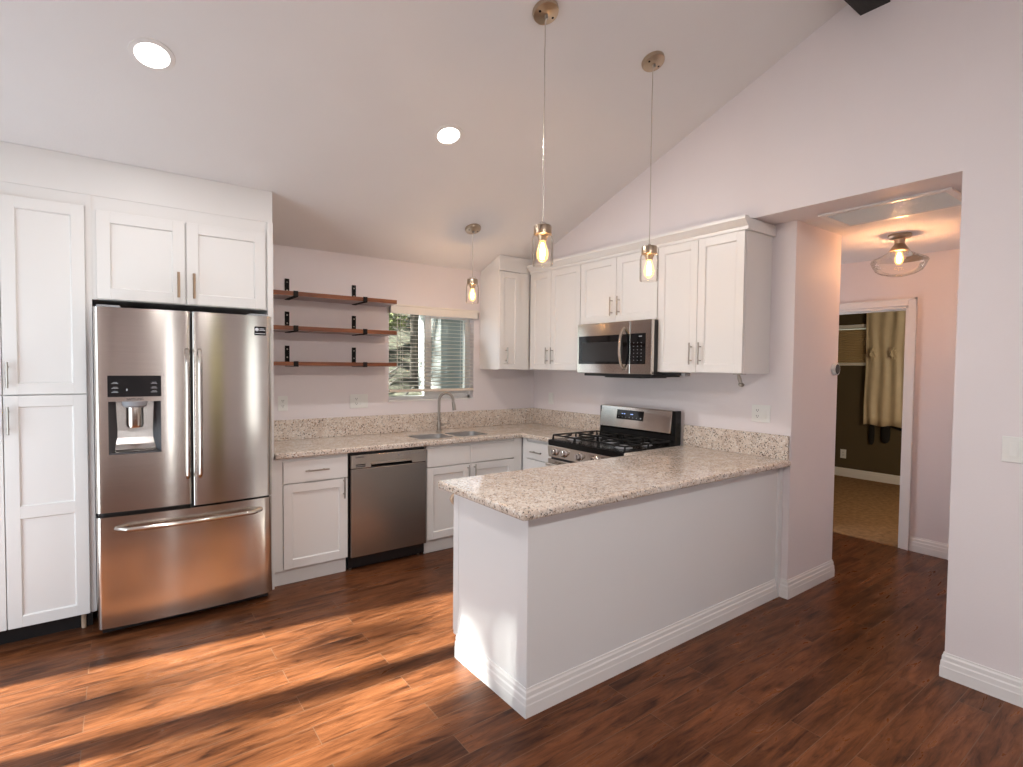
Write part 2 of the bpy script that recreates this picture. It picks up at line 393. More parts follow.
# soffit above the tall cabinets
w = MB(); w.prism([(-.60, 2.432), (-.04, 2.432), (-.60, cz(-.60)-.002)], 'x', XL, -2.70); struct(w.build('wall_soffit', M['cab']))
# ridge beam
w = MB(); w.prism([(-3.115, RZ-.145), (-3.255, RZ-.145), (-3.255, cz(-3.255)), (RY, RZ), (-3.115, cz(-3.115))], 'x', XL, BK); struct(w.build('trim_1', M['beam']))

# base boards
BB = [(0, 0), (.015, 0), (.015, .052), (.0135, .058), (.0125, .080), (.009, .087), (.0085, .105), (.005, .113), (.004, .122), (0, .122)]
def board(name, path, flip=1, parent=None, mat='trim'):
    q = MB(); q.sweep([(*p, 0) for p in path], BB, flip); o = q.build(name, M[mat], parent)
    if parent is None: struct(o)
    return o
board('baseboard_right', [(0, -2.637), (0, -2.68), (.65, -2.68), (.65, -2.3)])
board('baseboard_near_right', [(-.26, -6.1), (-.26, -3.58), (-.05, -3.58)], -1)
board('baseboard_hall_far', [(HX, -2.806), (HX, -3.068)])
board('baseboard_bedroom', [(BX, .45), (BX, -4.05)])

# ------------------------------------------------------------------ door openings in the hall
d = MB()
cw = .062
d.box(HX-.018, HX, DY0-cw, DY0-.004, 0, DZ+cw); d.box(HX-.018, HX, DY1+.004, DY1+cw, 0, DZ+cw); d.box(HX-.018, HX, DY0-.004, DY1+.004, DZ+.004, DZ+cw)
d.box(HX-.026, HX-.018, DY0-cw, DY0-cw+.016, 0, DZ+cw); d.box(HX-.026, HX-.018, DY0-cw, DY1+cw, DZ+cw-.016, DZ+cw)
d.box(HX-.004, HX+T+.004, DY0, DY0+.018, 0, DZ); d.box(HX-.004, HX+T+.004, DY1-.018, DY1, 0, DZ); d.box(HX-.004, HX+T+.004, DY0, DY1, DZ-.018, DZ)
d.box(HX+.05, HX+.085, DY0+.018, DY0+.03, 0, DZ-.018); d.box(HX+.05, HX+.085, DY0+.018, DY1-.018, DZ-.03, DZ-.018)
o = struct(d.build('door_1', M['trim'], bevel=.002))
d = MB(); d.box(HX-.022, HX, -3.13, -3.07, 0, 2.14); d.box(HX-.03, HX-.022, -3.086, -3.07, 0, 2.14); d.box(HX-.006, HX, -3.57, -3.13, 0, 2.10)
o = struct(d.build('door_2', M['trim'], bevel=.002))
q = MB(); q.box(HX-.034, HX-.030, -3.086, -3.075, .62, .69); q.build('strike_plate', M['nickel'], o, bevel=.001)

# ------------------------------------------------------------------ kitchen window
q = MB(); fy0, fy1 = .07, .125
q.box(WX0, WX0+.028, fy0, fy1, WZ0, WZ1); q.box(WX1-.028, WX1, fy0, fy1, WZ0, WZ1); q.box(WX0, WX1, fy0, fy1, WZ0, WZ0+.032); q.box(WX0, WX1, fy0, fy1, WZ1-.03, WZ1)
win = struct(q.build('window_1', M['vinyl'], bevel=.003))
q = MB(); q.box(-1.240, -1.200, fy0+.004, fy1-.004, WZ0+.03, WZ1-.03); q.build('meeting_rail', M['vinyl'], win, bevel=.002)
q = MB(); a0, a1 = -1.200, WX1-.026
q.box(a0, a0+.026, fy0+.004, fy0+.03, WZ0+.03, WZ1-.03); q.box(a1-.026, a1, fy0+.004, fy0+.03, WZ0+.03, WZ1-.03)
q.box(a0+.026, a1-.026, fy0+.004, fy0+.03, WZ0+.03, WZ0+.076); q.box(a0+.026, a1-.026, fy0+.004, fy0+.03, WZ1-.075, WZ1-.03)
q.build('sliding_sash', M['vinyl'], win, bevel=.002)
q = MB(); q.box(WX0+.026, -1.236, .098, .102, WZ0+.03, WZ1-.03); q.build('pane', M['glass'], win)
q = MB(); q.box(a0+.026, a1-.026, .085, .089, WZ0+.076, WZ1-.073); q.build('pane', M['glass'], win)
q = MB(); q.box(-1.16, a1-.03, .112, .1135, WZ0+.04, WZ1-.03); q.build('insect_screen', M['screen'], win)
q = MB(); q.box(WX0-.004, WX1+.004, -.006, .07, WZ0-.012, WZ0+.002); q.build('window_sill', M['trim'], win, bevel=.002)

bl = thing('window_blind', 'cream horizontal slat blind with boxed valance over the kitchen sink window', 'blind', (-1.19, 0, 1.27))
q = MB(); q.box(-1.645, -.735, -.058, -.045, 1.955, 2.035); q.box(-1.645, -1.632, -.058, -.001, 1.955, 2.035); q.box(-.748, -.735, -.058, -.001, 1.955, 2.035)
q.sweep([(-1.645, -.058, 2.018), (-.735, -.058, 2.018)], [(0, 0), (.006, .004), (.006, .017), (0, .017)], 1)
q.build('valance', M['slat'], bl, bevel=.002)
q = MB()
for i in range(19):
    z = 1.322 + i*.0345; q.hexa([(WX0+.008, -.012, z), (WX1-.008, -.012, z), (WX1-.008, .034, z+.004), (WX0+.008, .034, z+.004), (WX0+.008, -.012, z+.0024), (WX1-.008, -.012, z+.0024), (WX1-.008, .034, z+.0064), (WX0+.008, .034, z+.0064)])
q.build('slats', M['slat'], bl)
q = MB(); q.box(WX0+.004, WX1-.004, -.016, .036, 1.268, 1.292); q.build('bottom_rail', M['rail'], bl, bevel=.004)
for x in (-1.50, -1.19, -.88):
    q = MB()
    for y in (-.013, .035): q.tube([(x, y, 1.29), (x, y, 1.97)], .0012, 6)
    q.tube([(x, -.013, 1.30), (x, .035, 1.30)], .0012, 6); q.build('ladder_cord', M['slat'], bl)
q = MB(); q.tube([(-1.56, -.03, 1.96), (-1.56, -.032, 1.45)], .003, 6); q.build('tilt_wand', M['slat'], bl)

# ------------------------------------------------------------------ cabinet helpers
def mapper(face, d0):
    """face '-y': u = x, front plane y = d0; '-x': u = y, front plane x = d0; '+y': u = x, front plane y = d0, looking +y"""
    if face == '-y': return lambda u, d, z: (u, d0+d, z)
    if face == '+y': return lambda u, d, z: (u, d0-d, z)
    return lambda u, d, z: (d0+d, u, z)
def mbox(q, P, u0, u1, da, db, z0, z1):
    a = P(u0, da, z0); b = P(u1, db, z1); q.box(a[0], b[0], a[1], b[1], a[2], b[2])
def shaker(parent, face, d0, u0, u1, z0, z1, th=.02, st=.058, mids=(), name='door', mat='cab', rec=.009, **pr):
    P = mapper(face, d0); q = MB(); u0, u1 = sorted((u0, u1))
    mbox(q, P, u0, u0+st, 0, th, z0, z1); mbox(q, P, u1-st, u1, 0, th, z0, z1)
    mbox(q, P, u0+st, u1-st, 0, th, z0, z0+st); mbox(q, P, u0+st, u1-st, 0, th, z1-st, z1)
    for a, b in mids: mbox(q, P, u0+st, u1-st, 0, th, a, b)
    zs = [z0+st] + [x for m_ in mids for x in m_] + [z1-st]
    for i in range(0, len(zs), 2):
        a, b = zs[i], zs[i+1]; e = .005
        # recessed panel with a small slope around it
        o_ = [P(u0+st, 0.0005, a), P(u1-st, 0.0005, a), P(u1-st, 0.0005, b), P(u0+st, 0.0005, b)]
        i_ = [P(u0+st+e, rec, a+e), P(u1-st-e, rec, a+e), P(u1-st-e, rec, b-e), P(u0+st+e, rec, b-e)]
        V = [q.bm.verts.new(p) for p in o_]; U = [q.bm.verts.new(p) for p in i_]
        for k in range(4): q.bm.faces.new((V[k], V[(k+1) % 4], U[(k+1) % 4], U[k]))
        q.bm.faces.new(U)
        mbox(q, P, u0+st, u1-st, rec+.001, th-.002, a, b)
    return q.build(name, M[mat], parent, bevel=.0012, seg=1, **pr)
def slab(parent, face, d0, u0, u1, z0, z1, name='drawer', th=.02, mat='cab', **pr):
    P = mapper(face, d0); q = MB(); mbox(q, P, u0, u1, 0, th, z0, z1); return q.build(name, M[mat], parent, bevel=.002, **pr)
def pull(parent, face, d0, u, z, length=.15, vertical=True, r=.0055, mat='nickel', gap=.03):
    P = mapper(face, d0); q = MB(); h = length/2; e = h*.62
    if vertical:
        q.tube([P(u, -gap, z-h), P(u, -gap, z+h)], r)
        for s in (-e, e): q.tube([P(u, 0, z+s), P(u, -gap, z+s)], r*.8, 8)
    else:
        q.tube([P(u-h, -gap, z), P(u+h, -gap, z)], r)
        for s in (-e, e): q.tube([P(u+s, 0, z), P(u+s, -gap, z)], r*.8, 8)
    return q.build('handle', M[mat], parent, smooth=True)
CF = -.62                                   # front plane of base and tall doors

# ------------------------------------------------------------------ pantry
p = thing('pantry_cabinet', 'tall white shaker pantry cabinet left of the steel refrigerator', 'cabinet', (-4.01, -.31, 0))
q = MB(); q.box(-4.37, -3.640, -.600, -.06, .10, 2.431); q.build('body', M['cab'], p)
q = MB(); q.box(-4.35, -3.66, -.54, -.50, 0, .10); q.build('toe_kick', M['black'], p)
for s, u0, u1 in ((1, -4.008, -3.668), (-1, -4.352, -4.012)):
    d = shaker(p, '-y', CF, u0, u1, 1.334, 2.362); pull(d, '-y', CF, -4.010+s*.022, 1.437, .134)
    d = shaker(p, '-y', CF, u0, u1, .100, 1.328, mids=[(.678, .742)]); pull(d, '-y', CF, -4.010+s*.022, 1.20, .145)
q = MB(); q.box(-3.664, -3.640, -.606, -.598, .10, 2.43); q.build('filler_strip', M['cab'], p)
for x in (-3.70, -4.31): q = MB(); q.tube([(x, -.55, 0), (x, -.55, .10)], .012); q.build('levelling_foot', M['tan'], p)

# ------------------------------------------------------------------ cabinet over the refrigerator
p = thing('refrigerator_cabinet', 'wide two-door white wall cabinet directly above the refrigerator', 'cabinet', (-3.19, -.31, 1.855))
q = MB(); q.box(-3.640, -2.735, -.600, -.06, 1.858, 2.431); q.build('body', M['cab'], p)
for u0, u1, hu in ((-3.618, -3.196, -3.232), (-3.188, -2.748, -3.152)):
    d = shaker(p, '-y', CF, u0, u1, 1.862, 2.352, st=.062); pull(d, '-y', CF, hu, 1.972, .15, r=.0078, mat='bronze')
q = MB(); q.box(-2.735, -2.700, CF, -.06, 0, 2.43); q.build('side_panel', M['cab'], p, bevel=.002)

# ------------------------------------------------------------------ refrigerator
FX0, FX1, FYF = -3.632, -2.742, -.80
fr = thing('refrigerator', 'large stainless steel french door refrigerator with water dispenser', 'refrigerator', (-3.187, -.42, 0))
q = MB(); q.box(FX0+.006, FX1-.006, -.705, -.04, .04, 1.775); q.build('body', M['darkgrey'], fr, bevel=.004)
q = MB(); q.box(FX0+.02, FX1-.02, -.73, -.70, .012, .05); q.build('base_grille', M['black'], fr, bevel=.003)
for x in (FX0+.06, FX1-.06):
    q = MB(); q.lathe([(.0, 0), (.022, 0), (.022, .012), (.012, .014), (.012, .045), (0, .045)], (x, -.66, 0), seg=14); q.build('foot', M['black'], fr)
FXC = (FX0+FX1)/2
def bulge(x): return FYF - .004 + .030*((x-FXC)/((FX1-FX0)/2))**2
def fdoor(x0, x1, z0, z1, name, rl, rr):
    pts = []; n = 14; r = .012
    for i in range(n+1):
        x = x0 + (x1-x0)*i/n; y = bulge(x); dl = x-x0; dr = x1-x
        for dd, rad in ((dl, rl), (dr, rr)):
            if dd < rad: y += rad - math.sqrt(max(0, rad*rad-(rad-dd)**2))
        pts.append((x, y))
    # extra points in the rounded ends
    xs = sorted(set([x0 + rl*(1-math.cos(a*PI/12)) for a in range(7)] + [x1 - rr*(1-math.cos(a*PI/12)) for a in range(7)] + [x for x, _ in pts if x0+rl < x < x1-rr]))
    pts = []
    for x in xs:
        y = bulge(x); dl = x-x0; dr = x1-x
        for dd, rad in ((dl, rl), (dr, rr)):
            if dd < rad: y += rad - math.sqrt(max(0, rad*rad-(rad-dd)**2))
        pts.append((x, y))
    poly = pts + [(x1, -.71), (x0, -.71)]
    q = MB(); q.prism(poly, 'z', z0, z1); return q.build(name, M['steel'], fr, smooth=True, ang=40)
ld = fdoor(FX0, -3.1895, .689, 1.805, 'door', .022, .012)
carve(ld, [(-3.573, -3.335, -.95, -.735, 1.012, 1.295)]); 
rd = fdoor(-3.1805, FX1, .676, 1.805, 'door', .012, .030)
fz = fdoor(FX0, FX1, .052, .664, 'freezer_drawer', .022, .030)
q = MB(); q.box(FX0+.03, FX1-.03, -.72, -.70, .66, .695); q.box(-3.19, -3.18, -.76, -.70, .66, 1.80); q.build('door_gasket', M['black'], fr)
for xx, dd in ((-3.208, ld), (-3.146, rd)):
    q = MB(); yb = bulge(xx); pts = [(xx, yb-.004, .845), (xx, yb-.030, .865), (xx, yb-.040, .92), (xx, yb-.044, 1.05), (xx, yb-.044, 1.38), (xx, yb-.040, 1.51), (xx, yb-.030, 1.567), (xx, yb-.004, 1.588)]
    q.tube(pts, [.010, .012, .012, .012, .012, .012, .012, .010], 10)
    q.build('handle', M['steel'], dd, smooth=True)
q = MB(); pts = []
for i in range(15):
    t = i/14; x = -3.545 + t*.73; e = min(t, 1-t); y = bulge(x) - .048*min(1, (e/.05)**.5 if e < .05 else 1)
    pts.append((x, y-.002, .597))
q.tube(pts, .014, 12); q.build('handle', M['steel'], fz, smooth=True, label='curved steel bar handle')
# hinge covers and top
for a, b_ in ((FX0+.01, FX0+.12), (FX1-.12, FX1-.01)):
    q = MB(); q.box(a, b_, -.70, -.56, 1.776, 1.824); q.build('hinge_cover', M['greyplastic'], fr, bevel=.008)
q = MB(); q.box(FX0+.12, FX1-.12, -.69, -.62, 1.776, 1.80); q.build('top_cover', M['greyplastic'], fr, bevel=.004)
# dispenser on the left door
yb = bulge(-3.454)
def face_plate(q, x0, x1, z0, z1, off, back=.03, n=6):
    for k in range(n):
        a, b_ = x0+(x1-x0)*k/n, x0+(x1-x0)*(k+1)/n; A, B = bulge(a)-off, bulge(b_)-off
        q.hexa([(a, A, z0), (b_, B, z0), (b_, B+back, z0), (a, A+back, z0), (a, A, z1), (b_, B, z1), (b_, B+back, z1), (a, A+back, z1)])
q = MB(); face_plate(q, -3.575, -3.333, 1.320, 1.436, .004); q.paint(0)
for x0, w_ in ((-3.558, .03), (-3.382, .030)):
    for k, z in enumerate((1.398, 1.372, 1.350)):
        face_plate(q, x0+.006, x0+w_-.004, z, z+.0016, .0046, .002, 1); face_plate(q, x0, x0+w_, z-.006, z-.0044, .0046, .002, 1)
face_plate(q, -3.492, -3.488, 1.352, 1.364, .0046, .002, 1); q.paint(1)
q.build('control_panel', [M['blackglass'], M['mark']], ld)
q = MB(); face_plate(q, -3.575, -3.333, 1.294, 1.319, .006); q.build('dispenser_trim', M['steel'], ld)
text('brand_mark', 'SAMSUNG', ld, .017, (-3.454, yb-.0085, 1.3065), (1, (bulge(-3.40)-bulge(-3.50))/.10, 0), (0, 0, 1), M['print'])
q = MB()   # recess liner: slanted sides, curved back, drip tray
q.quad((-3.573, yb+.002, 1.012), (-3.573, yb+.002, 1.295), (-3.540, -.738, 1.295), (-3.530, -.738, 1.030))
q.quad((-3.335, bulge(-3.335)+.002, 1.012), (-3.335, bulge(-3.335)+.002, 1.295), (-3.366, -.738, 1.295), (-3.376, -.738, 1.030))
q.quad((-3.573, yb+.002, 1.295), (-3.335, yb+.002, 1.295), (-3.366, -.738, 1.295), (-3.540, -.738, 1.295))
q.build('recess_liner', M['darkgrey'], ld)
q = MB(); prof = [(-.738, 1.295), (-.738, 1.13), (-.742, 1.09), (-.752, 1.055), (-.770, 1.028), (yb+.004, 1.016)]
for (y0, z0), (y1, z1) in zip(prof, prof[1:]):
    q.quad((-3.545, y0, z0), (-3.361, y0, z0), (-3.361, y1, z1), (-3.545, y1, z1))
q.build('recess_back', M['steel_dark'], ld, smooth=True, ang=60)
q = MB(); face_plate(q, -3.573, -3.335, 1.005, 1.014, .003, .05); q.build('drip_tray', M['darkgrey'], ld)
q = MB(); q.lathe([(0, 1.295), (.058, 1.295), (.056, 1.272), (.044, 1.262), (.0, 1.262)], (-3.455, yb+.012, 0), seg=24); q.build('nozzle_housing', M['greyplastic'], ld, smooth=True)
q = MB(); q.lathe([(0, 1.262), (.039, 1.262), (.040, 1.165), (.034, 1.150), (0, 1.148)], (-3.455, yb+.012, 0), seg=24); q.build('nozzle', M['steel'], ld, smooth=True)
# sticker on the right door
xb = bulge(-2.812)
q = MB(); q.hexa([(-2.846, bulge(-2.846)-.002, 1.684), (-2.780, bulge(-2.780)-.002, 1.684), (-2.780, xb+.01, 1.684), (-2.846, xb+.01, 1.684), (-2.846, bulge(-2.846)-.002, 1.738), (-2.780, bulge(-2.780)-.002, 1.738), (-2.780, xb+.01, 1.738), (-2.846, xb+.01, 1.738)])
q.paint(0)
yy = bulge(-2.833)-.0035
ring = [(-2.833 + .0105*math.cos(a*PI/10), 1.719 + .0105*math.sin(a*PI/10)) for a in range(20)]
q.prism(ring, 'y', yy-.0006, yy+.003)
def tilt(x0, x1, z0, z1):
    q.hexa([(x0, bulge(x0)-.0036, z0), (x1, bulge(x1)-.0036, z0), (x1, bulge(x1)-.001, z0), (x0, bulge(x0)-.001, z0), (x0, bulge(x0)-.0036, z1), (x1, bulge(x1)-.0036, z1), (x1, bulge(x1)-.001, z1), (x0, bulge(x0)-.001, z1)])
tilt(-2.819, -2.790, 1.722, 1.726); tilt(-2.819, -2.784, 1.713, 1.717); tilt(-2.842, -2.784, 1.693, 1.697)
q.paint(1); q.build('sticker', [M['blackglass'], M['mark']], rd)

# ------------------------------------------------------------------ base cabinets on the back wall
def toe(parent, x0, x1): q = MB(); q.box(x0, x1, -.575, -.56, 0, .108); return q.build('toe_kick', M['cab'], parent)
p = thing('drawer_base_cabinet', 'white base cabinet with one drawer over one door beside the refrigerator', 'cabinet', (-2.45, -.3, 0))
q = MB(); q.box(-2.698, -2.200, -.598, -.03, .108, .872); q.build('body', M['cab'], p); toe(p, -2.698, -2.205)
q = MB(); q.box(-2.698, -2.647, -.612, -.598, .108, .872); q.build('filler_strip', M['cab'], p)
d = slab(p, '-y', CF, -2.642, -2.205, .700, .848); pull(d, '-y', CF, -2.425, .778, .16, False)
d = shaker(p, '-y', CF, -2.642, -2.205, .116, .692); pull(d, '-y', CF, -2.236, .630, .15)

p = thing('sink_base_cabinet', 'white sink base cabinet with two doors right of the dishwasher', 'cabinet', (-1.14, -.3, 0))
q = MB(); q.box(-1.573, -1.567, -.598, -.03, .108, .872); q.box(-1.573, -.625, -.598, -.585, .108, .872); q.box(-1.573, -.625, -.585, -.03, .108, .126); q.build('body', M['cab'], p); toe(p, -1.571, -.60)
for u0, u1 in ((-1.568, -1.166), (-1.160, -.715)):
    slab(p, '-y', CF, u0, u1, .700, .846, name='false_drawer_front')
for u0, u1, hu in ((-1.568, -1.166, -1.195), (-1.160, -.715, -1.131)):
    d = shaker(p, '-y', CF, u0, u1, .116, .692); pull(d, '-y', CF, hu, .622, .13)
q = MB(); q.box(-.710, -.625, -.612, -.598, .108, .872); q.build('filler_strip', M['cab'], p)

p = thing('corner_drawer_cabinet', 'narrow white drawer cabinet between corner and gas range', 'cabinet', (-.3, -.8, 0))
q = MB(); q.box(-.598, -.03, -1.042, -.60, .108, .872); q.build('body', M['cab'], p)
q = MB(); q.box(-.575, -.56, -1.042, -.57, 0, .108); q.build('toe_kick', M['cab'], p)
q = MB(); q.box(-.612, -.598, -.672, -.61, .108, .872); q.build('filler_strip', M['cab'], p)
d = slab(p, '-x', CF, -1.036, -.678, .700, .846); pull(d, '-x', CF, -.835, .765, .15, False)
d = slab(p, '-x', CF, -1.036, -.678, .410, .692); pull(d, '-x', CF, -.86, .60, .15, False)
d = slab(p, '-x', CF, -1.036, -.678, .116, .402); pull(d, '-x', CF, -.86, .31, .15, False)

# ------------------------------------------------------------------ dishwasher
dw = thing('dishwasher', 'stainless steel dishwasher built in under the granite counter', 'dishwasher', (-1.885, -.3, 0))
q = MB(); q.box(-2.192, -1.580, -.590, -.04, .02, .868); q.build('body', M['black'], dw)
q = MB(); q.box(-2.188, -1.584, -.555, -.54, 0, .10); q.build('toe_kick', M['black'], dw)
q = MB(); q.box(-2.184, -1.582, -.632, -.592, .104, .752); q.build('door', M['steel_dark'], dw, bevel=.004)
q = MB(); q.box(-2.184, -1.582, -.632, -.592, .754, .852); cp = q.build('control_panel', M['steel'], dw, bevel=.003)
carve(cp, [(-2.035, -1.705, -.66, -.606, .748, .782)])
q = MB(); q.box(-2.035, -1.705, -.606, -.600, .748, .786); q.build('handle_pocket', M['darkgrey'], dw)
q = MB(); q.sweep([(-2.035, -.632, .772), (-1.705, -.632, .772)], [(0, 0), (.005, .003), (.005, .010), (0, .013)], 1); q.build('handle', M['steel'], dw, label='slim pocket handle lip')
text('brand_mark', 'SAMSUNG', cp, .0135, (-2.122, -.6326, .836), (1, 0, 0), (0, 0, 1), M['print'])
q = MB(); q.box(-2.150, -2.078, -.6335, -.6315, .776, .784); q.box(-2.150, -2.078, -.6335, -.6315, .764, .771); q.build('vent_slot', M['black'], dw)
q = MB()
for k in range(7): q.box(-1.80+k*.024, -1.786+k*.024, -.6330, -.6318, .826, .829)
q.box(-1.82, -1.812, -.633, -.6318, .822, .832); q.build('panel_print', M['greyplastic'], dw)
for x in (-2.17, -1.62): q = MB(); q.tube([(x, -.57, 0), (x, -.57, .10)], .010, 8); q.build('levelling_foot', M['nickel'], dw)

# ------------------------------------------------------------------ countertops
SZ0, SZ1, BS = .874, .914, 1.072
SINK = [(-1.585, -1.270, -.555, -.262), (-1.235, -.925, -.555, -.262)]
ct = thing('countertop', 'speckled cream granite countertop along the sink wall and corner', 'countertop', (-1.5, -.3, SZ0))
q = MB(); q.prism([(-2.698, -.648), (-.648, -.648), (-.648, -1.046), (-.002, -1.046), (-.002, -.002), (-2.698, -.002)], 'z', SZ0, SZ1)
o = q.build('slab', M['granite'], ct, bevel=.011, seg=3)
carve(o, [(a, b, c, d, SZ0-.1, SZ1+.1, .05) for a, b, c, d in SINK])
q = MB(); q.box(-2.698, -.002, -.022, -.002, SZ1+.0005, BS); q.box(-.022, -.002, -1.046, -.022, SZ1+.0005, BS); q.build('backsplash', M['granite'], ct, bevel=.002)

# sink and faucet
sk = thing('sink', 'undermounted double bowl stainless steel sink below the window', 'sink', (-1.25, -.41, .68))
for a, b, c, d in SINK:
    q = MB(); q.box(a+.0015, b-.0015, c+.0015, d-.0015, .70, SZ1-.001)
    bmesh.ops.recalc_face_normals(q.bm, faces=q.bm.faces)
    top = [f_ for f_ in q.bm.faces if f_.normal.z > .9]; bmesh.ops.delete(q.bm, geom=top, context='FACES_ONLY')
    es = [e for e in q.bm.edges if not e.is_boundary]
    bmesh.ops.bevel(q.bm, geom=es, offset=.05, segments=5, affect='EDGES', profile=.5)
    o = q.build('basin', M['sink'], sk, smooth=True, ang=60)
    q = MB(); q.lathe([(0, .7035), (.036, .7035), (.042, .706), (.045, .702)], ((a+b)/2, (c+d)/2, 0), seg=20); q.build('drain', M['chrome'], o, smooth=True)
fc = thing('faucet', 'tall brushed nickel gooseneck faucet behind the sink', 'faucet', (-1.212, -.155, SZ1))
q = MB(); q.lathe([(0, .914), (.027, .914), (.027, .920), (.021, .926), (.0185, .99), (.0165, 1.0), (0, 1.0)], (-1.212, -.155, 0)); q.build('base', M['nickel'], fc, smooth=True)
pts = [(-1.212, -.155, .99), (-1.212, -.155, 1.15)]
for k in range(13):
    a = PI - k*PI/12*1.03; pts.append((-1.150 + .062*math.cos(a), -.155-.030*(1-math.cos(PI-a))/2*1.2, 1.19 + .070*math.sin(a)))
q = MB(); q.tube(pts, .0125, 14); q.build('spout', M['nickel'], fc, smooth=True)
e = Vector(pts[-1]); q = MB(); q.tube([e, e+Vector((.006, -.002, -.035)), e+Vector((.012, -.004, -.080))], [.0135, .016, .0175], 14); q.build('spray_head', M['nickel'], fc, smooth=True)
q = MB(); q.tube([(-1.198, -.157, .972), (-1.166, -.165, .978)], [.012, .011], 12); q.tube([(-1.170, -.165, .978), (-1.112, -.180, .985)], [.007, .005], 10); q.build('lever', M['nickel'], fc, smooth=True)

# ------------------------------------------------------------------ gas range
RY0, RY1 = -1.865, -1.055
rg = thing('gas_range', 'stainless steel gas range with black cooktop between the counters', 'stove', (-.36, -1.46, 0))
q = MB(); q.box(-.655, -.035, RY0, RY1, .02, .885); q.build('body', M['darkgrey'], rg, bevel=.003)
q = MB(); q.box(-.690, -.105, RY0-.003, RY1+.003, .866, .912); q.box(-.675, -.118, RY0+.012, RY1-.012, .905, .915); q.build('cooktop', M['enamel'], rg, bevel=.005)
q = MB(); q.prism([(-.690, .866), (-.694, .852), (-.686, .772), (-.650, .772), (-.650, .866)], 'y', RY0, RY1); cpn = q.build('control_panel', M['steel'], rg, bevel=.003)
for y in (-1.145, -1.255, -1.43, -1.60, -1.755):
    k = MB(); k.lathe([(0, 0), (.030, 0), (.031, .006), (.026, .010), (.025, .034), (.021, .038), (0, .038)], (-.691, y, .818), (-1, 0, .10), 20)
    k.box(-.735, -.727, y-.004, y+.004, .80, .84)
    k.build('knob', M['chrome'], rg, smooth=True)
q = MB(); q.box(-.694, -.656, RY0+.004, RY1-.004, .215, .758); od = q.build('oven_door', M['steel'], rg, bevel=.004)
q = MB(); q.box(-.6965, -.690, RY0+.12, RY1-.12, .33, .62); q.build('oven_window', M['blackglass'], od, bevel=.002)
q = MB(); q.tube([(-.745, RY0+.05, .722), (-.745, RY1-.05, .722)], .014, 12)
for y in (RY0+.09, RY1-.09): q.tube([(-.692, y, .722), (-.745, y, .722)], .010, 8)
q.build('handle', M['steel'], od, smooth=True)
q = MB(); q.box(-.688, -.656, RY0+.004, RY1-.004, .06, .205); q.build('storage_drawer', M['steel'], rg, bevel=.004)
q = MB(); q.box(-.60, -.06, RY0+.03, RY1-.03, 0, .06); q.build('plinth', M['black'], rg)
q = MB(); q.prism([(-.115, .906), (-.100, .99), (-.030, .99), (-.030, .906)], 'y', RY0+.012, RY1-.012); q.build('backguard_base', M['enamel'], rg, bevel=.004)
q = MB(); q.prism([(-.118, 1.000), (-.092, 1.176), (-.072, 1.180), (-.072, 1.000)], 'y', RY0+.045, RY1-.018); q.build('backguard', M['steel'], rg, bevel=.004)
q = MB(); q.box(-.100, -.030, RY0+.008, RY0+.044, .910, 1.176); q.box(-.100, -.030, RY1-.017, RY1-.008, .91, 1.172); q.box(-.071, -.030, RY0+.044, RY1-.017, .99, 1.172); q.build('backguard_end_cap', M['enamel'], rg, bevel=.006)
def bgx(z): return -.118 + .026*(z-1.0)/.176 - .0015
q = MB(); a, b_ = 1.072, 1.150; q.hexa([(bgx(a), -1.548, a), (bgx(a), -1.262, a), (bgx(a)+.004, -1.262, a), (bgx(a)+.004, -1.548, a), (bgx(b_), -1.548, b_), (bgx(b_), -1.262, b_), (bgx(b_)+.004, -1.262, b_), (bgx(b_)+.004, -1.548, b_)])
q.paint(0)
for y, z, w_ in ((-1.412, 1.118, .026), (-1.318, 1.118, .014), (-1.342, 1.118, .012)): q.box(bgx(z)-.0008, bgx(z)+.002, y-w_, y, z-.003, z+.003)
q.paint(1)
for k in range(6): q.box(bgx(1.09)-.0008, bgx(1.09)+.0022, -1.29-k*.038, -1.284-k*.038, 1.088, 1.092)
q.box(bgx(1.09)-.0008, bgx(1.09)+.0022, -1.527, -1.515, 1.087, 1.096); q.paint(2)
q.build('display', [M['blackglass'], M['led'], M['mark']], rg)
for y0, y1 in ((-1.325, -1.075), (-1.585, -1.335), (-1.845, -1.595)):
    q = MB(); r = .0065; zt = .948
    def bar(a, b): q.tube([a, b], r, 6)
    for y in (y0, y1): q.tube([(-.660, y, .914), (-.652, y, zt), (-.150, y, zt), (-.142, y, .914)], r, 6)
    for x in (-.652, -.400, -.150): bar((x, y0, zt), (x, y1, zt))
    ym = (y0+y1)/2
    for xc in (-.525, -.275):
        for dx, dy in ((1, 0), (-1, 0), (0, 1), (0, -1)):
            bar((xc+dx*.045, ym+dy*.045, zt+.004), (xc+dx*.125, ym+dy*.125, zt))
    for x in (-.652, -.400, -.150):
        for y in (y0, y1): q.tube([(x, y, .914), (x, y, zt)], r, 6)
    q.build('grate', M['iron'], rg, smooth=True)
for x, y, s in ((-.525, -1.20, 1), (-.275, -1.20, .8), (-.40, -1.46, 1.1), (-.525, -1.72, 1.05), (-.275, -1.72, .8)):
    q = MB(); q.lathe([(.055*s, .9145), (.050*s, .921), (.040*s, .922), (.038*s, .931), (0, .933)], (x, y, 0), seg=22); q.lathe([(0, .9152), (.064*s, .9152)], (x, y, 0), seg=22)
    q.build('burner', M['greyplastic'], rg, smooth=True)

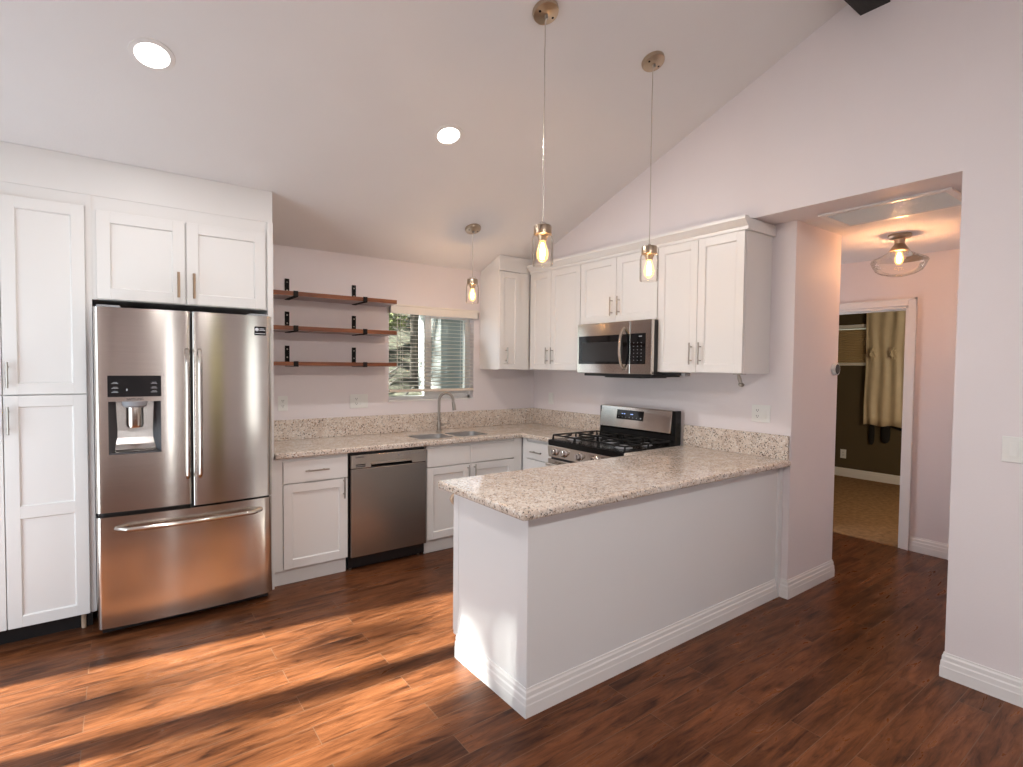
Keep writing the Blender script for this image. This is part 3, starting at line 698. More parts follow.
# ------------------------------------------------------------------ peninsula
pn = thing('peninsula_cabinet', 'white peninsula base with plain panels and moulded baseboard', 'cabinet', (-1.06, -2.32, 0))
q = MB(); q.box(-2.125, -.002, -2.620, -2.000, .108, .872); q.box(-2.1245, -.002, -2.6195, -2.035, 0, .108); q.build('body', M['pen'], pn)
q = MB(); q.box(-2.1275, -2.121, -2.620, -2.590, .10, .872); q.box(-2.150, -2.121, -2.6225, -2.6195, .10, .872) if False else q.box(-2.1275, -2.105, -2.6225, -2.618, .10, .872); q.build('corner_trim', M['pen'], pn, bevel=.0012)
q = MB(); q.box(-2.1275, -2.121, -2.045, -2.000, .108, .872); q.build('end_stile', M['pen'], pn, bevel=.001)
q = MB(); q.box(-.045, -.003, -2.637, -2.618, .0, .872); q.build('filler_strip', M['pen'], pn)
q = MB(); q.sweep([(-2.1255, -2.035, 0), (-2.1255, -2.6205, 0), (-.046, -2.6205, 0)], BB, 1); o = q.build('base_moulding', M['trim'], pn)
o_bb = o
for u0, u1, hu in ((-2.118, -1.64, -1.67), (-1.632, -1.15, -1.60)):
    d = shaker(pn, '+y', -1.978, u0, u1, .116, .848); pull(d, '+y', -1.978, hu, .70, .15)
q = MB(); q.tube([(-2.085, -1.978, .80), (-2.085, -1.962, .80)], .010, 10); q.lathe([(0, 0), (.030, .004), (.034, .016), (.030, .030), (0, .034)], (-2.085, -1.964, .80), (0, 1, 0), 20); q.build('knob', M['tan'], pn, smooth=True, label='rounded tan wooden knob')
pc = thing('peninsula_countertop', 'speckled granite peninsula countertop with rounded edge, right of the range', 'countertop', (-1.1, -2.3, SZ0))
q = MB(); q.prism([(-2.205, -2.690), (-.003, -2.690), (-.003, -1.872), (-.70, -1.872), (-.70, -1.955), (-2.205, -1.955)], 'z', SZ0, SZ1); q.build('slab', M['granite'], pc, bevel=.014, seg=4)
q = MB(); q.box(-.022, -.003, -2.672, -1.872, SZ1+.0005, BS); q.build('backsplash', M['granite'], pc, bevel=.002)

# ------------------------------------------------------------------ wall cabinets
UX, UZ0, UZ1 = -.335, 1.475, 2.386
def wallcab(name, label, y0, y1, z0, doors, hz):
    p = thing(name, label, 'cabinet', (-.16, (y0+y1)/2, z0), 'upper cabinets on the range wall')
    q = MB(); q.box(-.313, -.002, y0+.001, y1-.001, z0, UZ1+.006); q.build('body', M['cab'], p, bevel=.001)
    for a, b_, hu in doors:
        d = shaker(p, '-x', UX, a, b_, z0+.004, UZ1-.004, st=.056)
        if hu is not None: pull(d, '-x', UX, hu, hz, .15)
    return p
wallcab('wall_cabinet', 'two-door white wall cabinet right of the microwave, nearest the hall', -2.525, -1.852, UZ0, ((-2.522, -2.188, -2.222), (-2.184, -1.855, -2.150)), 1.607)
wallcab('wall_cabinet', 'short two-door white wall cabinet directly above the microwave', -1.850, -1.038, 1.864, ((-1.847, -1.446, -1.482), (-1.442, -1.041, -1.406)), 1.992)
wallcab('wall_cabinet', 'tall two-door white wall cabinet left of the microwave', -1.036, -.337, UZ0, ((-1.033, -.652, -.686), (-.648, -.360, -.614)), 1.607)
p = thing('wall_cabinet', 'narrow single-door white wall cabinet beside the kitchen window', 'cabinet', (-.5, -.16, UZ0))
q = MB(); q.box(-.685, -.314, -.313, -.002, UZ0, UZ1+.006); q.build('body', M['cab'], p, bevel=.001)
d = shaker(p, '-y', UX, -.683, -.452, UZ0+.004, UZ1-.004, st=.05); pull(d, '-y', UX, -.610, 1.607, .15)
q = MB(); q.box(-.449, -.337, -.327, -.313, UZ0, UZ1+.004); q.build('filler_strip', M['cab'], p)
q = MB(); q.prism([(-.326, UZ1+.0065), (-.326, cz(-.326)-.004), (-.012, cz(-.012)-.004), (-.012, UZ1+.0065)], 'x', -.683, -.300); q.build('top_filler', M['cab'], p)
q = MB(); CR = [(0, 0), (.006, 0), (.006, .022), (.014, .026), (.040, .056), (.046, .060), (.046, .080), (0, .080)]
q.sweep([(-.335, -2.548, UZ1-.002), (-.335, -.340, UZ1-.002)], CR, -1)
q.box(-.340, -.002, -2.546, -2.526, UZ1-.002, UZ1+.070)
o = q.build('trim_2', M['cab']); struct(o)
q = MB(); q.box(-.327, -.313, -.361, -.3375, UZ0, UZ1+.004); q.build('filler_strip', M['cab'], bpy.data.objects['wall_cabinet.002'])

# microwave
mw = thing('microwave', 'stainless over-the-range microwave with black glass door', 'microwave', (-.2, -1.48, 1.44))
MY0, MY1 = -1.868, -1.090
q = MB(); q.box(-.378, -.004, MY0+.004, MY1-.004, 1.456, 1.858); q.build('body', M['black'], mw, bevel=.003)
q = MB(); q.box(-.412, -.380, -1.664, MY1, 1.458, 1.860); dr = q.build('door', M['steel'], mw, bevel=.004)
q = MB(); q.box(-.412, -.380, MY0, -1.668, 1.458, 1.860); cpm = q.build('control_panel', M['steel'], mw, bevel=.004)
q = MB(); q.box(-.4135, -.408, -1.662, MY1-.018, 1.532, 1.760); q.build('window', M['blackglass'], dr, bevel=.001)
q = MB(); q.box(-.4143, -.410, -1.588, -1.150, 1.550, 1.708); q.build('window_mesh', M['smoke'], dr, bevel=.001)
q = MB(); q.box(-.4135, -.408, -1.812, -1.669, 1.532, 1.762); q.paint(0)
for r_ in range(6):
    for c_ in range(3):
        y = -1.702 - c_*.036; z = 1.690-r_*.026
        q.box(-.4140, -.4130, y-.004, y+.003, z, z+.0035)
q.box(-.4140, -.4130, -1.780, -1.750, 1.737, 1.742); q.paint(1)
q.build('keypad', [M['blackglass'], M['mark']], cpm)
q = MB(); pts = []
for i in range(11):
    t = i/10; pts.append((-.414 - .052*math.sin(PI*t)**.6 - .002, -1.608, 1.492+.318*t))
q.tube(pts, .012, 10); q.build('handle', M['steel'], dr, smooth=True, label='bowed steel handle')
q = MB(); q.box(-.375, -.03, MY0+.03, MY1-.05, 1.436, 1.457); q.box(-.34, -.05, MY0+.14, MY1-.25, 1.426, 1.437); q.build('vent_base', M['black'], mw, bevel=.003)
ub = thing('under_cabinet_bar', 'slim black bar light under the cabinet right of the microwave', 'light', (-.26, -1.96, 1.44))
q = MB(); q.box(-.300, -.240, -2.075, -1.875, 1.452, 1.474); q.build('housing', M['black'], ub, bevel=.004)
q = MB(); q.box(-.302, -.238, -2.078, -2.045, 1.450, 1.4745); q.build('end_cap', M['greyplastic'], ub, bevel=.003)
hk = thing('towel_holder', 'small brushed metal holder hanging under the wall cabinet end', 'holder', (-.27, -2.47, 1.39))
q = MB(); q.box(-.300, -.240, -2.500, -2.440, 1.469, 1.4745); q.build('mount_plate', M['nickel'], hk, bevel=.001)
q = MB(); q.tube([(-.27, -2.462, 1.470), (-.27, -2.470, 1.440), (-.27, -2.482, 1.405)], [.010, .013, .010], 10); q.build('arm', M['nickel'], hk, smooth=True)
q = MB(); q.lathe([(0, -.014), (.012, -.012), (.019, -.004), (.019, .006), (.010, .012), (0, .013)], (-.27, -2.484, 1.403), (0, -.3, 1), 18); q.build('knob', M['nickel'], hk, smooth=True)

# ------------------------------------------------------------------ floating shelves
for zt, zb, lab in ((2.043, 2.009, 'topmost of three wooden wall shelves on black brackets beside the window'),
                    (1.789, 1.755, 'middle of three wooden wall shelves on black brackets beside the window'),
                    (1.525, 1.494, 'lowest of three wooden wall shelves on black brackets beside the window')):
    sh = thing('wall_shelf', lab, 'shelf', (-2.17, -.13, zb), 'wooden wall shelves')
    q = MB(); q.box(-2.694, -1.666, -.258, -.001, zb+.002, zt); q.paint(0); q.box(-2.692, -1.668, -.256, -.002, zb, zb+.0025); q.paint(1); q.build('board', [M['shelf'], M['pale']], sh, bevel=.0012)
    for x in (-2.466, -1.937):
        q = MB(); h = .017
        q.box(x-h, x+h, -.0065, -.0005, zb-.005, zt+.125); q.box(x-h, x+h, -.264, -.0005, zb-.0055, zb-.0003); q.box(x-h, x+h, -.264, -.2585, zb-.0055, zt+.004)
        b_ = q.build('bracket', M['blackmetal'], sh, bevel=.001)
        for dz in (.035, .098):
            q = MB(); q.lathe([(.006, 0), (.005, .002), (0, .003)], (x, -.0065, zt+dz), (0, -1, 0), 10); q.build('screw', M['nickel'], b_)

# ------------------------------------------------------------------ outlets and switches
def device(name, label, cat, face, d0, u, z, kinds, w=None, h=.117):
    P = mapper(face, d0); w = w or (.072 + .046*(len(kinds)-1))
    a = P(u, 0, z); o = thing(name, label, cat, a)
    q = MB(); mbox(q, P, u-w/2, u+w/2, -.006, -.0005, z-h/2, z+h/2); q.build('plate', M['plate'], o, bevel=.002)
    sgn = -1 if face == '-x' else 1
    for i, k in enumerate(kinds):
        uc = u + sgn*(i-(len(kinds)-1)/2)*.046
        if k == 'o':
            for dz in (-.020, .020):
                q = MB(); mbox(q, P, uc-.016, uc+.016, -.0075, -.006, z+dz-.014, z+dz+.014); r = q.build('receptacle', M['plate'], o, bevel=.003)
                q = MB()
                for du in (-.0065, .0065): mbox(q, P, uc+du-.0015, uc+du+.0015, -.0079, -.0073, z+dz-.002, z+dz+.008)
                mbox(q, P, uc-.0025, uc+.0025, -.0079, -.0073, z+dz-.010, z+dz-.005); q.build('slots', M['slot'], r)
        else:
            q = MB(); mbox(q, P, uc-.017, uc+.017, -.0066, -.006, z-.034, z+.034); q.build('rocker_frame', M['plate'], o)
            q = MB(); p0 = [P(uc-.014, -.006, z-.031), P(uc+.014, -.006, z-.031), P(uc+.014, -.006, z+.031), P(uc-.014, -.006, z+.031)]
            p1 = [P(uc-.014, -.0115, z-.031), P(uc+.014, -.0115, z-.031), P(uc+.014, -.0072, z+.031), P(uc-.014, -.0072, z+.031)]
            q.hexa(p0+p1); q.build('rocker', M['plate'], o, bevel=.001)
    return o
device('wall_outlet', 'white wall outlet beside the refrigerator above the backsplash', 'outlet', '-y', 0, -2.50, 1.20, 'o')
device('outlet_and_switch', 'white plate with outlet and rocker switch left of the window', 'outlet', '-y', 0, -1.893, 1.20, 'os', .155)
device('light_switch', 'pale switch plate on the range wall between corner and stove', 'switch', '-x', 0, -.281, 1.185, 's', .072)
device('wall_outlet', 'white double plate outlet right of the range above the backsplash', 'outlet', '-x', 0, -2.475, 1.203, 'os', .13)
device('light_switch', 'white rocker light switch on the near right wall', 'switch', '-x', -.26, -3.802, 1.154, 's', .082)
device('wall_outlet', 'beige outlet low on the dark bedroom wall', 'outlet', '-x', BX, -1.125, .32, 'o', .075, .125)
th = thing('thermostat', 'round white thermostat with dark face on the hall wall end', 'thermostat', (.585, -2.68, 1.51))
q = MB(); q.lathe([(0, 0), (.040, 0), (.042, .004), (.042, .024), (.040, .027), (.036, .027)], (.585, -2.6805, 1.51), (0, -1, 0), 32); q.build('ring', M['plate'], th, smooth=True)
q = MB(); q.lathe([(.036, .0265), (.034, .0285), (0, .0295)], (.585, -2.6805, 1.51), (0, -1, 0), 32); q.build('face', M['blackglass'], th, smooth=True)

# ------------------------------------------------------------------ pendant lights
NRM = Vector((0, SL, 1)).normalized()       # into the sloped ceiling
def pendant(x, y, label, top=2.212):
    zc = cz(y); o = thing('pendant_light', label, 'lamp', (x, y, top-.21), 'glass jar pendant lights')
    base = Vector((x, y, zc))
    q = MB(); q.lathe([(0, 0), (.066, 0), (.066, .010), (.062, .020), (.030, .027), (.012, .030), (0, .030)], base, -NRM, 32); cn = q.build('canopy', M['bronze'], o, smooth=True)
    side = Vector((1, 0, 0))
    for s in (-1, 1):
        q = MB(); q.lathe([(.007, 0), (.006, .004), (0, .006)], base - NRM*.022 + side*.040*s, -NRM, 10); q.build('canopy_screw', M['blackmetal'], cn, smooth=True)
    q = MB(); q.tube([base - NRM*.028, base - NRM*.028 + Vector((0, 0, -.018))], .009, 10); q.build('strain_relief', M['nickel'], cn, smooth=True)
    q = MB(); pts = [base - NRM*.03 + Vector((0, 0, -.012)), (x, y, zc-.07)] + [(x + .0012*math.sin(k*1.7), y, zc-.07 - (zc-.07-top)*k/14) for k in range(1, 15)]
    q.tube(pts, .0026, 8); q.build('cord', M['cord'], o, smooth=True)
    q = MB(); q.lathe([(0, top+.006), (.010, top+.006), (.012, top), (.041, top-.002), (.044, top-.008), (.044, top-.046), (.030, top-.050), (.022, top-.066), (.020, top-.078), (0, top-.078)], (x, y, 0), seg=28); cp_ = q.build('cap', M['bronze'], o, smooth=True)
    q = MB(); c_, s_ = math.cos(.6), math.sin(.6)
    q.tube([(x-.047*c_, y-.047*s_, top-.030), (x-.049*c_, y-.049*s_, top+.002), (x-.02*c_, y-.02*s_, top+.012), (x+.02*c_, y+.02*s_, top+.018), (x+.056*c_, y+.056*s_, top+.026), (x+.056*c_, y+.056*s_, top-.030), (x+.046*c_, y+.046*s_, top-.034)], .0022, 6); q.build('wire_bail', M['nickel'], cp_, smooth=True)
    q = MB(); q.lathe([(.0445, top-.030), (.046, top-.045), (.052, top-.060), (.054, top-.080), (.054, top-.190), (.051, top-.200), (.040, top-.203), (0, top-.203)], (x, y, 0), seg=32); q.build('glass_shade', M['shade'], o, smooth=True)
    q = MB(); q.lathe([(.013, top-.078), (.016, top-.090), (.026, top-.120), (.030, top-.142), (.027, top-.162), (.016, top-.178), (0, top-.184)], (x, y, 0), seg=20); bb_ = q.build('bulb', M['bulb'], o, smooth=True)
    q = MB()
    for k in range(6):
        a = k*PI/3; q.tube([(x+.004*math.cos(a), y+.004*math.sin(a), top-.088), (x+.012*math.cos(a), y+.012*math.sin(a), top-.125), (x+.007*math.cos(a+.5), y+.007*math.sin(a+.5), top-.166)], .0022, 6)
    q.build('filament', M['filament'], bb_)
    lamp('pendant_glow', 'POINT', (x, y, top-.130), 4.5, (1, .62, .34), shadow_soft_size=.02)
    return o
pendant(-1.814, -2.316, 'glass jar pendant hanging nearest the peninsula tip, leftmost over the peninsula')
pendant(-1.036, -2.345, 'glass jar pendant over the peninsula in front of the microwave cabinet')
pendant(-1.158, -.615, 'glass jar pendant hanging over the sink in front of the window', 2.226)

# recessed lights
def downlight(x, y, label, power=21):
    NRM = Vector((0, SL if y > RY else -SL, 1)).normalized()
    o = thing('recessed_light', label, 'light', (x, y, cz(y)), 'recessed ceiling downlights')
    b0 = Vector((x, y, cz(y)))
    q = MB(); q.lathe([(.092, -.001), (.090, .004), (.070, .006), (.068, .002)], b0, -NRM, 40); q.build('trim_ring', M['trim'], o, smooth=True)
    q = MB(); q.lathe([(0, .0035), (.069, .0035)], b0, -NRM, 40); q.build('lens', M['can'], o)
    lamp('downlight_glow', 'AREA', b0 - NRM*.012, power, (1, .975, .96), tuple(-NRM), shape='DISK', size=.13)
downlight(-3.385, -1.388, 'round recessed downlight above the refrigerator end of the room, larger in view', 13)
downlight(-1.856, -1.436, 'round recessed downlight over the kitchen middle, smaller in view')
for x_ in (-3.5, -2.4): downlight(x_, -5.0, 'added unseen downlight in the slope behind the viewer', 28)  # extra fill lights added out of view to brighten the room

# ------------------------------------------------------------------ hall lamp and vent
lx, ly = .93, -2.945
hl = thing('ceiling_lamp', 'clear glass schoolhouse ceiling lamp glowing orange in the hall', 'lamp', (lx, ly, HZ-.30))
def drop(*pts): return [(r_, HZ-d_) for r_, d_ in pts]
q = MB(); q.lathe(drop((0, .001), (.070, .001), (.072, .016), (.064, .026), (.034, .034), (.030, .066), (.046, .090), (.056, .104), (.056, .118), (0, .118)), (lx, ly, 0), seg=32); q.build('base', M['bronze'], hl, smooth=True)
q = MB(); q.lathe(drop((.058, .108), (.068, .124), (.108, .148), (.165, .176), (.171, .190), (.155, .226), (.138, .256), (.104, .276), (.056, .290), (0, .296)), (lx, ly, 0), seg=40); q.build('glass_shade', M['shade'], hl, smooth=True)
q = MB(); q.lathe(drop((.014, .118), (.019, .130), (.027, .166), (.025, .192), (.013, .210), (0, .214)), (lx, ly, 0), seg=20); bb_ = q.build('bulb', M['bulb'], hl, smooth=True)
q = MB()
for k in range(6):
    a = k*PI/3; q.tube([(lx+.005*math.cos(a), ly+.005*math.sin(a), HZ-.128), (lx+.013*math.cos(a), ly+.013*math.sin(a), HZ-.162), (lx+.008*math.cos(a), ly+.008*math.sin(a), HZ-.198)], .0028, 6)
q.build('filament', M['filament'], bb_)
lamp('hall_lamp_glow', 'POINT', (lx, ly, HZ-.165), 15, (1, .49, .24), shadow_soft_size=.03)
vt = thing('air_vent', 'white framed return air grille in the hall ceiling', 'vent', (.19, -3.145, HZ))
q = MB(); vx0, vx1, vy0, vy1 = -.020, .395, -3.478, -2.815
q.box(vx0, vx0+.035, vy0, vy1, HZ-.012, HZ); q.box(vx1-.035, vx1, vy0, vy1, HZ-.012, HZ); q.box(vx0+.035, vx1-.035, vy0, vy0+.035, HZ-.012, HZ); q.box(vx0+.035, vx1-.035, vy1-.035, vy1, HZ-.012, HZ); q.build('frame', M['trim'], vt, bevel=.002)
q = MB(); q.box(vx0+.034, vx1-.034, vy0+.034, vy1-.034, HZ-.0040, HZ-.0006)
for k in range(26):
    x = vx0+.040 + k*.0130; q.box(x, x+.002, vy0+.035, vy1-.035, HZ-.0085, HZ-.0038)
q.build('grille', plain('grille_white', (.74, .78, .80), .4), vt)

# ------------------------------------------------------------------ bedroom furnishing
M['curtain'] = plain('satin_curtain', (.66, .55, .38), .38, 0, 60, .1, .5, .10, 8)
m, n, l, b = nt('tan_blind'); v = coords(n, l, (1, 1, 40)); wv = n.new('ShaderNodeTexWave'); wv.bands_direction = 'Z'; wv.inputs['Scale'].default_value = .35; l.new(v, wv.inputs['Vector'])
r = ramp(n, l, wv.outputs[0], [(0, (.40, .29, .15)), (1, (.52, .39, .22))]); l.new(r.outputs[0], b.inputs['Base Color']); b.inputs['Roughness'].default_value = .7
M['blind2'] = m
q = MB(); q.box(BX+.02, BX+.05, -1.80, -1.77, 1.57, 2.10); q.box(BX+.02, BX+.05, -.38, -.35, 1.57, 2.10); q.box(BX+.02, BX+.05, -1.80, -.35, 1.57, 1.60); q.box(BX+.02, BX+.05, -1.80, -.35, 2.07, 2.10); w2 = struct(q.build('window_2', M['vinyl']))
q = MB(); q.box(BX+.03, BX+.034, -1.77, -.38, 1.60, 2.07); q.build('pane', M['glass'], w2)
wb2 = thing('bedroom_blind', 'tan pleated blind drawn over the bedroom window', 'blind', (BX-.03, -1.1, 1.55))
q = MB(); q.box(BX-.045, BX-.010, -1.82, -.33, 2.085, 2.125); q.build('headrail', M['trim'], wb2, bevel=.003)
q = MB(); zz = 2.062; P_ = []
while zz > 1.60: P_.append((BX-.018, zz)); P_.append((BX-.030, zz-.014)); zz -= .028
q.prism(P_ + [(BX-.012, P_[-1][1]), (BX-.012, 2.062)], 'y', -1.81, -.34); q.build('pleats', M['blind2'], wb2)
q = MB(); q.box(BX-.034, BX-.010, -1.81, -.34, 1.562, 1.594); q.build('bottom_rail', M['slat'], wb2, bevel=.003)
cu = thing('curtain', 'beige satin curtain panel hanging in the bedroom seen through the doorway', 'curtain', (BX-.09, -1.8, .77))
q = MB(); N = 64; rows = 14; grid = []
for j in range(rows+1):
    t = j/rows; z = .765 + 1.62*t; row = []
    for i in range(N+1):
        s = i/N; y = -1.395 - .85*s
        amp = .011 + .005*math.sin(6*t+s*5); x = BX-.085 + amp*math.sin(s*2*PI*6.3 + .7*math.sin(3*t)) + .005*math.sin(s*47+9*t)
        row.append(q.bm.verts.new((x, y + .006*math.sin(9*t), z + (.01*math.sin(s*20) if j == 0 else 0))))
    grid.append(row)
for A, B in zip(grid, grid[1:]):
    for i in range(N): q.bm.faces.new((A[i], A[i+1], B[i+1], B[i]))
q.build('drape', M['curtain'], cu, smooth=True, ang=80, solid=.003)
for yc in (-1.50, -1.735):
    q = MB()
    for k in range(9):
        a = k*2*PI/9; q.tube([(BX-.135, yc, 1.72), (BX-.150, yc+.025*math.cos(a), 1.72+.045*math.sin(a)), (BX-.132, yc+.045*math.cos(a+.2), 1.72+.085*math.sin(a+.2))], [.010, .014, .005], 8)
    q.build('bow_tie', M['curtain'], cu, smooth=True)
q = MB(); q.tube([(BX-.085, -1.30, 2.40), (BX-.085, -2.35, 2.40)], .012, 10)
for y in (-1.33, -2.3): q.tube([(BX-.001, y, 2.40), (BX-.085, y, 2.40)], .008, 8)
q.build('rod', M['blackmetal'], cu, smooth=True)
dk = thing('dark_garment', 'black cloth ends hanging below the beige bedroom curtain', 'garment', (BX-.04, -1.6, .52))
M['darkcloth'] = plain('black_cloth', (.008, .007, .007), .9, 0, 90, .2)
for yc, wd, zb in ((-1.478, .036, .490), (-1.640, .055, .530)):
    q = MB(); q.lathe([(0, zb), (wd*.55, zb+.012), (wd*.9, zb+.05), (wd, zb+.13), (wd*.85, zb+.30), (wd*.6, zb+.62), (0, zb+.64)], (0, 0, 0), seg=18)
    bmesh.ops.scale(q.bm, verts=q.bm.verts, vec=(.45, 1, 1)); bmesh.ops.translate(q.bm, verts=q.bm.verts, vec=(BX-.030, yc, 0)); q.build('cloth_end', M['darkcloth'], dk, smooth=True)
q = MB(); q.tube([(BX-.02, -1.66, .775), (BX-.02, -1.78, .735), (BX-.02, -1.88, .715)], .014, 8); q.build('cloth_tie', M['darkcloth'], dk, smooth=True)

# ------------------------------------------------------------------ outside the picture: glass door, front window, curtain
q = MB(); gx0, gx1 = XL-.09, XL-.03
q.box(gx0, gx1, GY0, GY0+.05, 0, GZ); q.box(gx0, gx1, GY1-.05, GY1, 0, GZ); q.box(gx0, gx1, GY0, GY1, GZ-.05, GZ); q.box(gx0, gx1, GY0, GY1, 0, .06); q.box(gx0, gx1, -1.672, -1.535, 0, GZ)
gd = struct(q.build('door_3', M['vinyl'])); q = MB(); q.box(XL-.062, XL-.058, GY0+.05, GY1-.05, .06, GZ-.05); q.build('pane', M['glass'], gd)
for nm, x0, x1, z0, z1 in (('window_3', -.84, -.42, .4, 2.2), ('window_4', -3.35, -3.19, .08, 2.24)):
    q = MB(); q.box(x0, x1, YF-.09, YF-.03, z0, z0+.02); q.box(x0, x1, YF-.09, YF-.03, z1-.02, z1); q.box(x0, x0+.02, YF-.09, YF-.03, z0, z1); q.box(x1-.02, x1, YF-.09, YF-.03, z0, z1)
    w3 = struct(q.build(nm, M['vinyl'])); q = MB(); q.box(x0+.02, x1-.02, YF-.062, YF-.058, z0+.02, z1-.02); q.build('pane', M['glass'], w3)
M['drapery'] = plain('olive_drapery', (.80, .76, .42), .8)
q = MB(); G = []
for j in range(3):
    z = .05 + 2.2*j/2; G.append([q.bm.verts.new((-2.10 + .40*i/60, YF+.10+.035*math.sin(i*2*PI/10), z)) for i in range(61)])
for A, B in zip(G, G[1:]):
    for i in range(60): q.bm.faces.new((A[i], A[i+1], B[i+1], B[i]))
tag(q.build('drapery', M['drapery'], smooth=True, ang=80, solid=.004), 'yellow green drapery behind the viewer, mirrored in the refrigerator door', 'curtain')

# ------------------------------------------------------------------ outdoors
m, n, l, b = nt('hillside_litter'); v = coords(n, l, (1.6, .9, 1.0), (0, 0, .6)); t1 = noise(n, l, v, 5.0, 8, .75, .6)
r = ramp(n, l, t1.outputs[0], [(.34, (.012, .012, .009)), (.45, (.040, .038, .024)), (.55, (.10, .095, .062)), (.70, (.24, .225, .18))]); l.new(r.outputs[0], b.inputs['Base Color']); b.inputs['Roughness'].default_value = .9; M['hill'] = m
M['bark'] = grainy('bark', (.05, .042, .036), (.13, .11, .09), (.24, .20, .17), 2, .9)
M['bark2'] = grainy('bleached_wood', (.10, .09, .08), (.20, .18, .16), (.32, .30, .27), 0, .9)
def leafmat(name, a, b2):
    m, n, l, b = nt(name); v = coords(n, l); t = noise(n, l, v, 2.4, 4); r = ramp(n, l, t.outputs[0], [(.35, a), (.65, b2)]); l.new(r.outputs[0], b.inputs['Base Color']); b.inputs['Roughness'].default_value = .6
    b.inputs['Transmission Weight'].default_value = 0; return m
M['leaf'] = leafmat('green_leaves', (.05, .085, .03), (.22, .27, .10)); M['leaf2'] = leafmat('yellow_green_leaves', (.13, .17, .05), (.42, .45, .19))
q = MB(); gx, gy = 34, 26; G = []
def hz_(x, y): return max(0, (y-1.6))*.30 - .15 + .10*math.sin(x*1.7+y)+.07*math.sin(y*3.1-x*2.3) if y > 1.6 else -.12
for j in range(gy+1):
    y = .3 + 19*(j/gy)**1.3; G.append([q.bm.verts.new((-12 + 30*i/gx, y, hz_(-12+30*i/gx, y) - (0.05 if y < 1.6 else 0))) for i in range(gx+1)])
for A, B in zip(G, G[1:]):
    for i in range(gx): q.bm.faces.new((A[i], A[i+1], B[i+1], B[i]))
struct(q.build('ground_hillside', M['hill'], smooth=True, ang=180))
q = MB(); q.box(-40, XL-T-.01, -25, 1.5, -.25, -.12); q.box(XL-T, 6, -25, YF-T-.02, -.25, -.12); struct(q.build('ground_yard', M['hill']))
def crown(q, cx, cy, cz_, rx, ry, rz, count, size, rnd):
    for _ in range(count):
        while True:
            a, b_, c_ = rnd.uniform(-1, 1), rnd.uniform(-1, 1), rnd.uniform(-1, 1)
            if a*a+b_*b_+c_*c_ < 1: break
        p0 = Vector((cx+a*rx, cy+b_*ry, cz_+c_*rz)); s = size*rnd.uniform(.6, 1.4)
        u = Vector((rnd.uniform(-1, 1), rnd.uniform(-1, 1), rnd.uniform(-1, 1))).normalized(); w_ = u.orthogonal().normalized(); k = u.cross(w_)
        q.quad(p0-u*s, p0+w_*s*.45+k*s*.1, p0+u*s, p0-w_*s*.45+k*s*.1)
def tree(x, y, h, r, label, crowns, mat, lean=.0, seed=0, count=900, size=.10):
    rnd = random.Random(seed); z0 = hz_(x, y)-.1 if y > .3 else -.12
    o = thing('tree', label, 'tree', (x, y, z0), 'trees outside the window')
    q = MB(); q.tube([(x+lean*h*t+.05*math.sin(5*t+seed), y, z0+h*t) for t in [k/8 for k in range(9)]], [r*(1-.6*k/8) for k in range(9)], 10)
    for k in range(5):
        t = .45+.1*k; a = rnd.uniform(0, 6.28); p0 = Vector((x+lean*h*t, y, z0+h*t)); q.tube([p0, p0+Vector((math.cos(a)*.3, math.sin(a)*.3, .25)), p0+Vector((math.cos(a)*.55, math.sin(a)*.55, .4))], [r*.4, r*.25, r*.1], 6)
    q.build('trunk', M['bark'], o, smooth=True)
    q = MB()
    for c_ in crowns: crown(q, x+c_[0], y+c_[1], z0+c_[2], c_[3], c_[4], c_[5], c_[6] if len(c_) > 6 else count, size, rnd)
    q.build('foliage', M[mat], o)
tree(1.30, 5.6, 6, .085, 'slim grey tree trunk seen through the middle of the left window pane', [(-.2, 0, 4.9, .8, .55, .7)], 'leaf', .0, 1, 400)
tree(2.36, 7.6, 6, .13, 'darker tree trunk beside the window mullion', [(.1, 0, 2.6, .55, .5, .5)], 'leaf', .0, 2, 350, .07)
tree(.95, 8.6, 6, .09, 'leafy tree at the left edge of the window view', [(.2, 0, 2.2, 1.0, .8, 1.0), (.9, -.3, .9, .6, .5, .35)], 'leaf2', -.03, 3, 620, .07)
tree(4.6, 9.2, 7, .15, 'bushy tree on the right of the window view', [(0, 0, 2.6, 1.8, 1.2, 1.8)], 'leaf', 0, 4, 900)
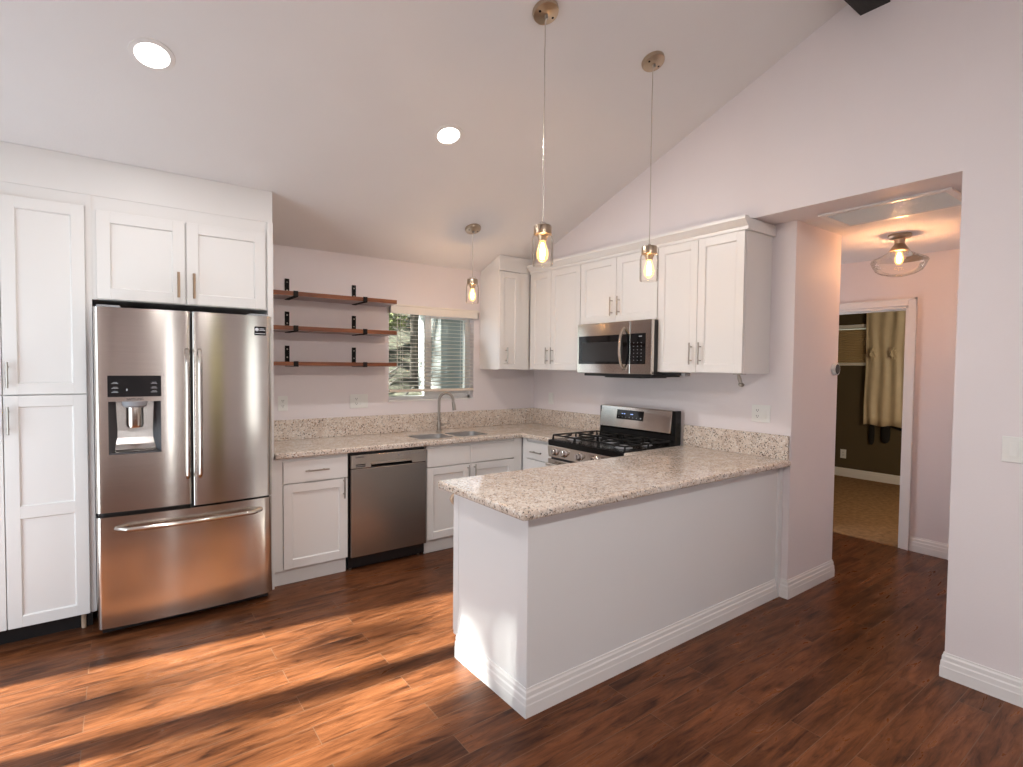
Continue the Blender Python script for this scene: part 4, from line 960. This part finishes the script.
tree(1.9, 11.5, 8, .16, 'pale leafy tree highest on the slope outside', [(0, 0, 2.2, 2.2, 1.0, 1.8), (1.7, .2, 1.6, 1.6, 1, 1.2)], 'leaf2', 0, 5, 900)
tree(-12.2, 2.6, 6.4, .14, 'shade tree outside the glass door', [(0, -2.86, 5.20, .3, .17, .15, 16), (0, -2.80, 5.93, .3, .20, .18, 20), (0, -3.42, 6.50, .35, .42, .26, 85), (0, -3.20, 6.44, .35, .22, .26, 46), (.1, -3.70, 6.15, .35, .32, .30, 45), (0, -3.75, 5.75, .35, .25, .30, 22), (.1, -3.4, 5.4, .3, .25, .15, 14)], 'leaf', 0, 6, 40, .12)
tree(-5.5, 6.5, 6.0, .15, 'added unseen tree that shades the slope from the left', [(0, -.8, 4.6, 1.2, 2.2, .9), (.8, 1.6, 5.2, 1.4, 1.8, 1.0)], 'leaf', 0, 9, 170, .22)  # out of view, added to dim the sunlit slope
rnd = random.Random(3)
for k in range(9):
    y = 2.7 + .42*k; x = .05 + .09*k + (k % 3)*.13; z = hz_(x, y); a = rnd.uniform(.4, .8); L = rnd.uniform(.22, .40)
    q = MB(); q.tube([(x-L*math.cos(a), y-.05, z+.06-L*.25*math.sin(a)), (x, y, z+.10), (x+L*math.cos(a), y+.05, z+.10+L*.75*math.sin(a))], [.030, .024, .012], 7)
    tag(q.build('fallen_branch', M['bark2'], smooth=True), 'bare fallen branch on the slope outside the window', 'branch', 'fallen branches on the slope')
sd = thing('shed', 'grey shed seen dimly through the screened right window pane', 'shed', (1.75, 4.6, .3))
M['shed'] = plain('shed_boards', (.78, .80, .77), .8); M['shedd'] = plain('shed_dark', (.52, .57, .56), .8)
z0 = .35
q = MB(); q.box(1.25, 2.35, 4.3, 5.2, z0, 2.7); q.build('wall', M['shed'], sd)
q = MB(); q.prism([(4.15, 2.68), (5.35, 2.68), (5.3, 2.78), (4.2, 3.0)], 'x', 1.15, 2.45); q.build('roof', M['shedd'], sd)
q = MB(); q.box(1.36, 1.62, 4.27, 4.30, z0+.55, 2.45); q.build('door', M['shedd'], sd)
q = MB(); q.box(1.62, 2.33, 4.22, 4.30, 1.28, 1.34); q.build('ledge', M['shedd'], sd)
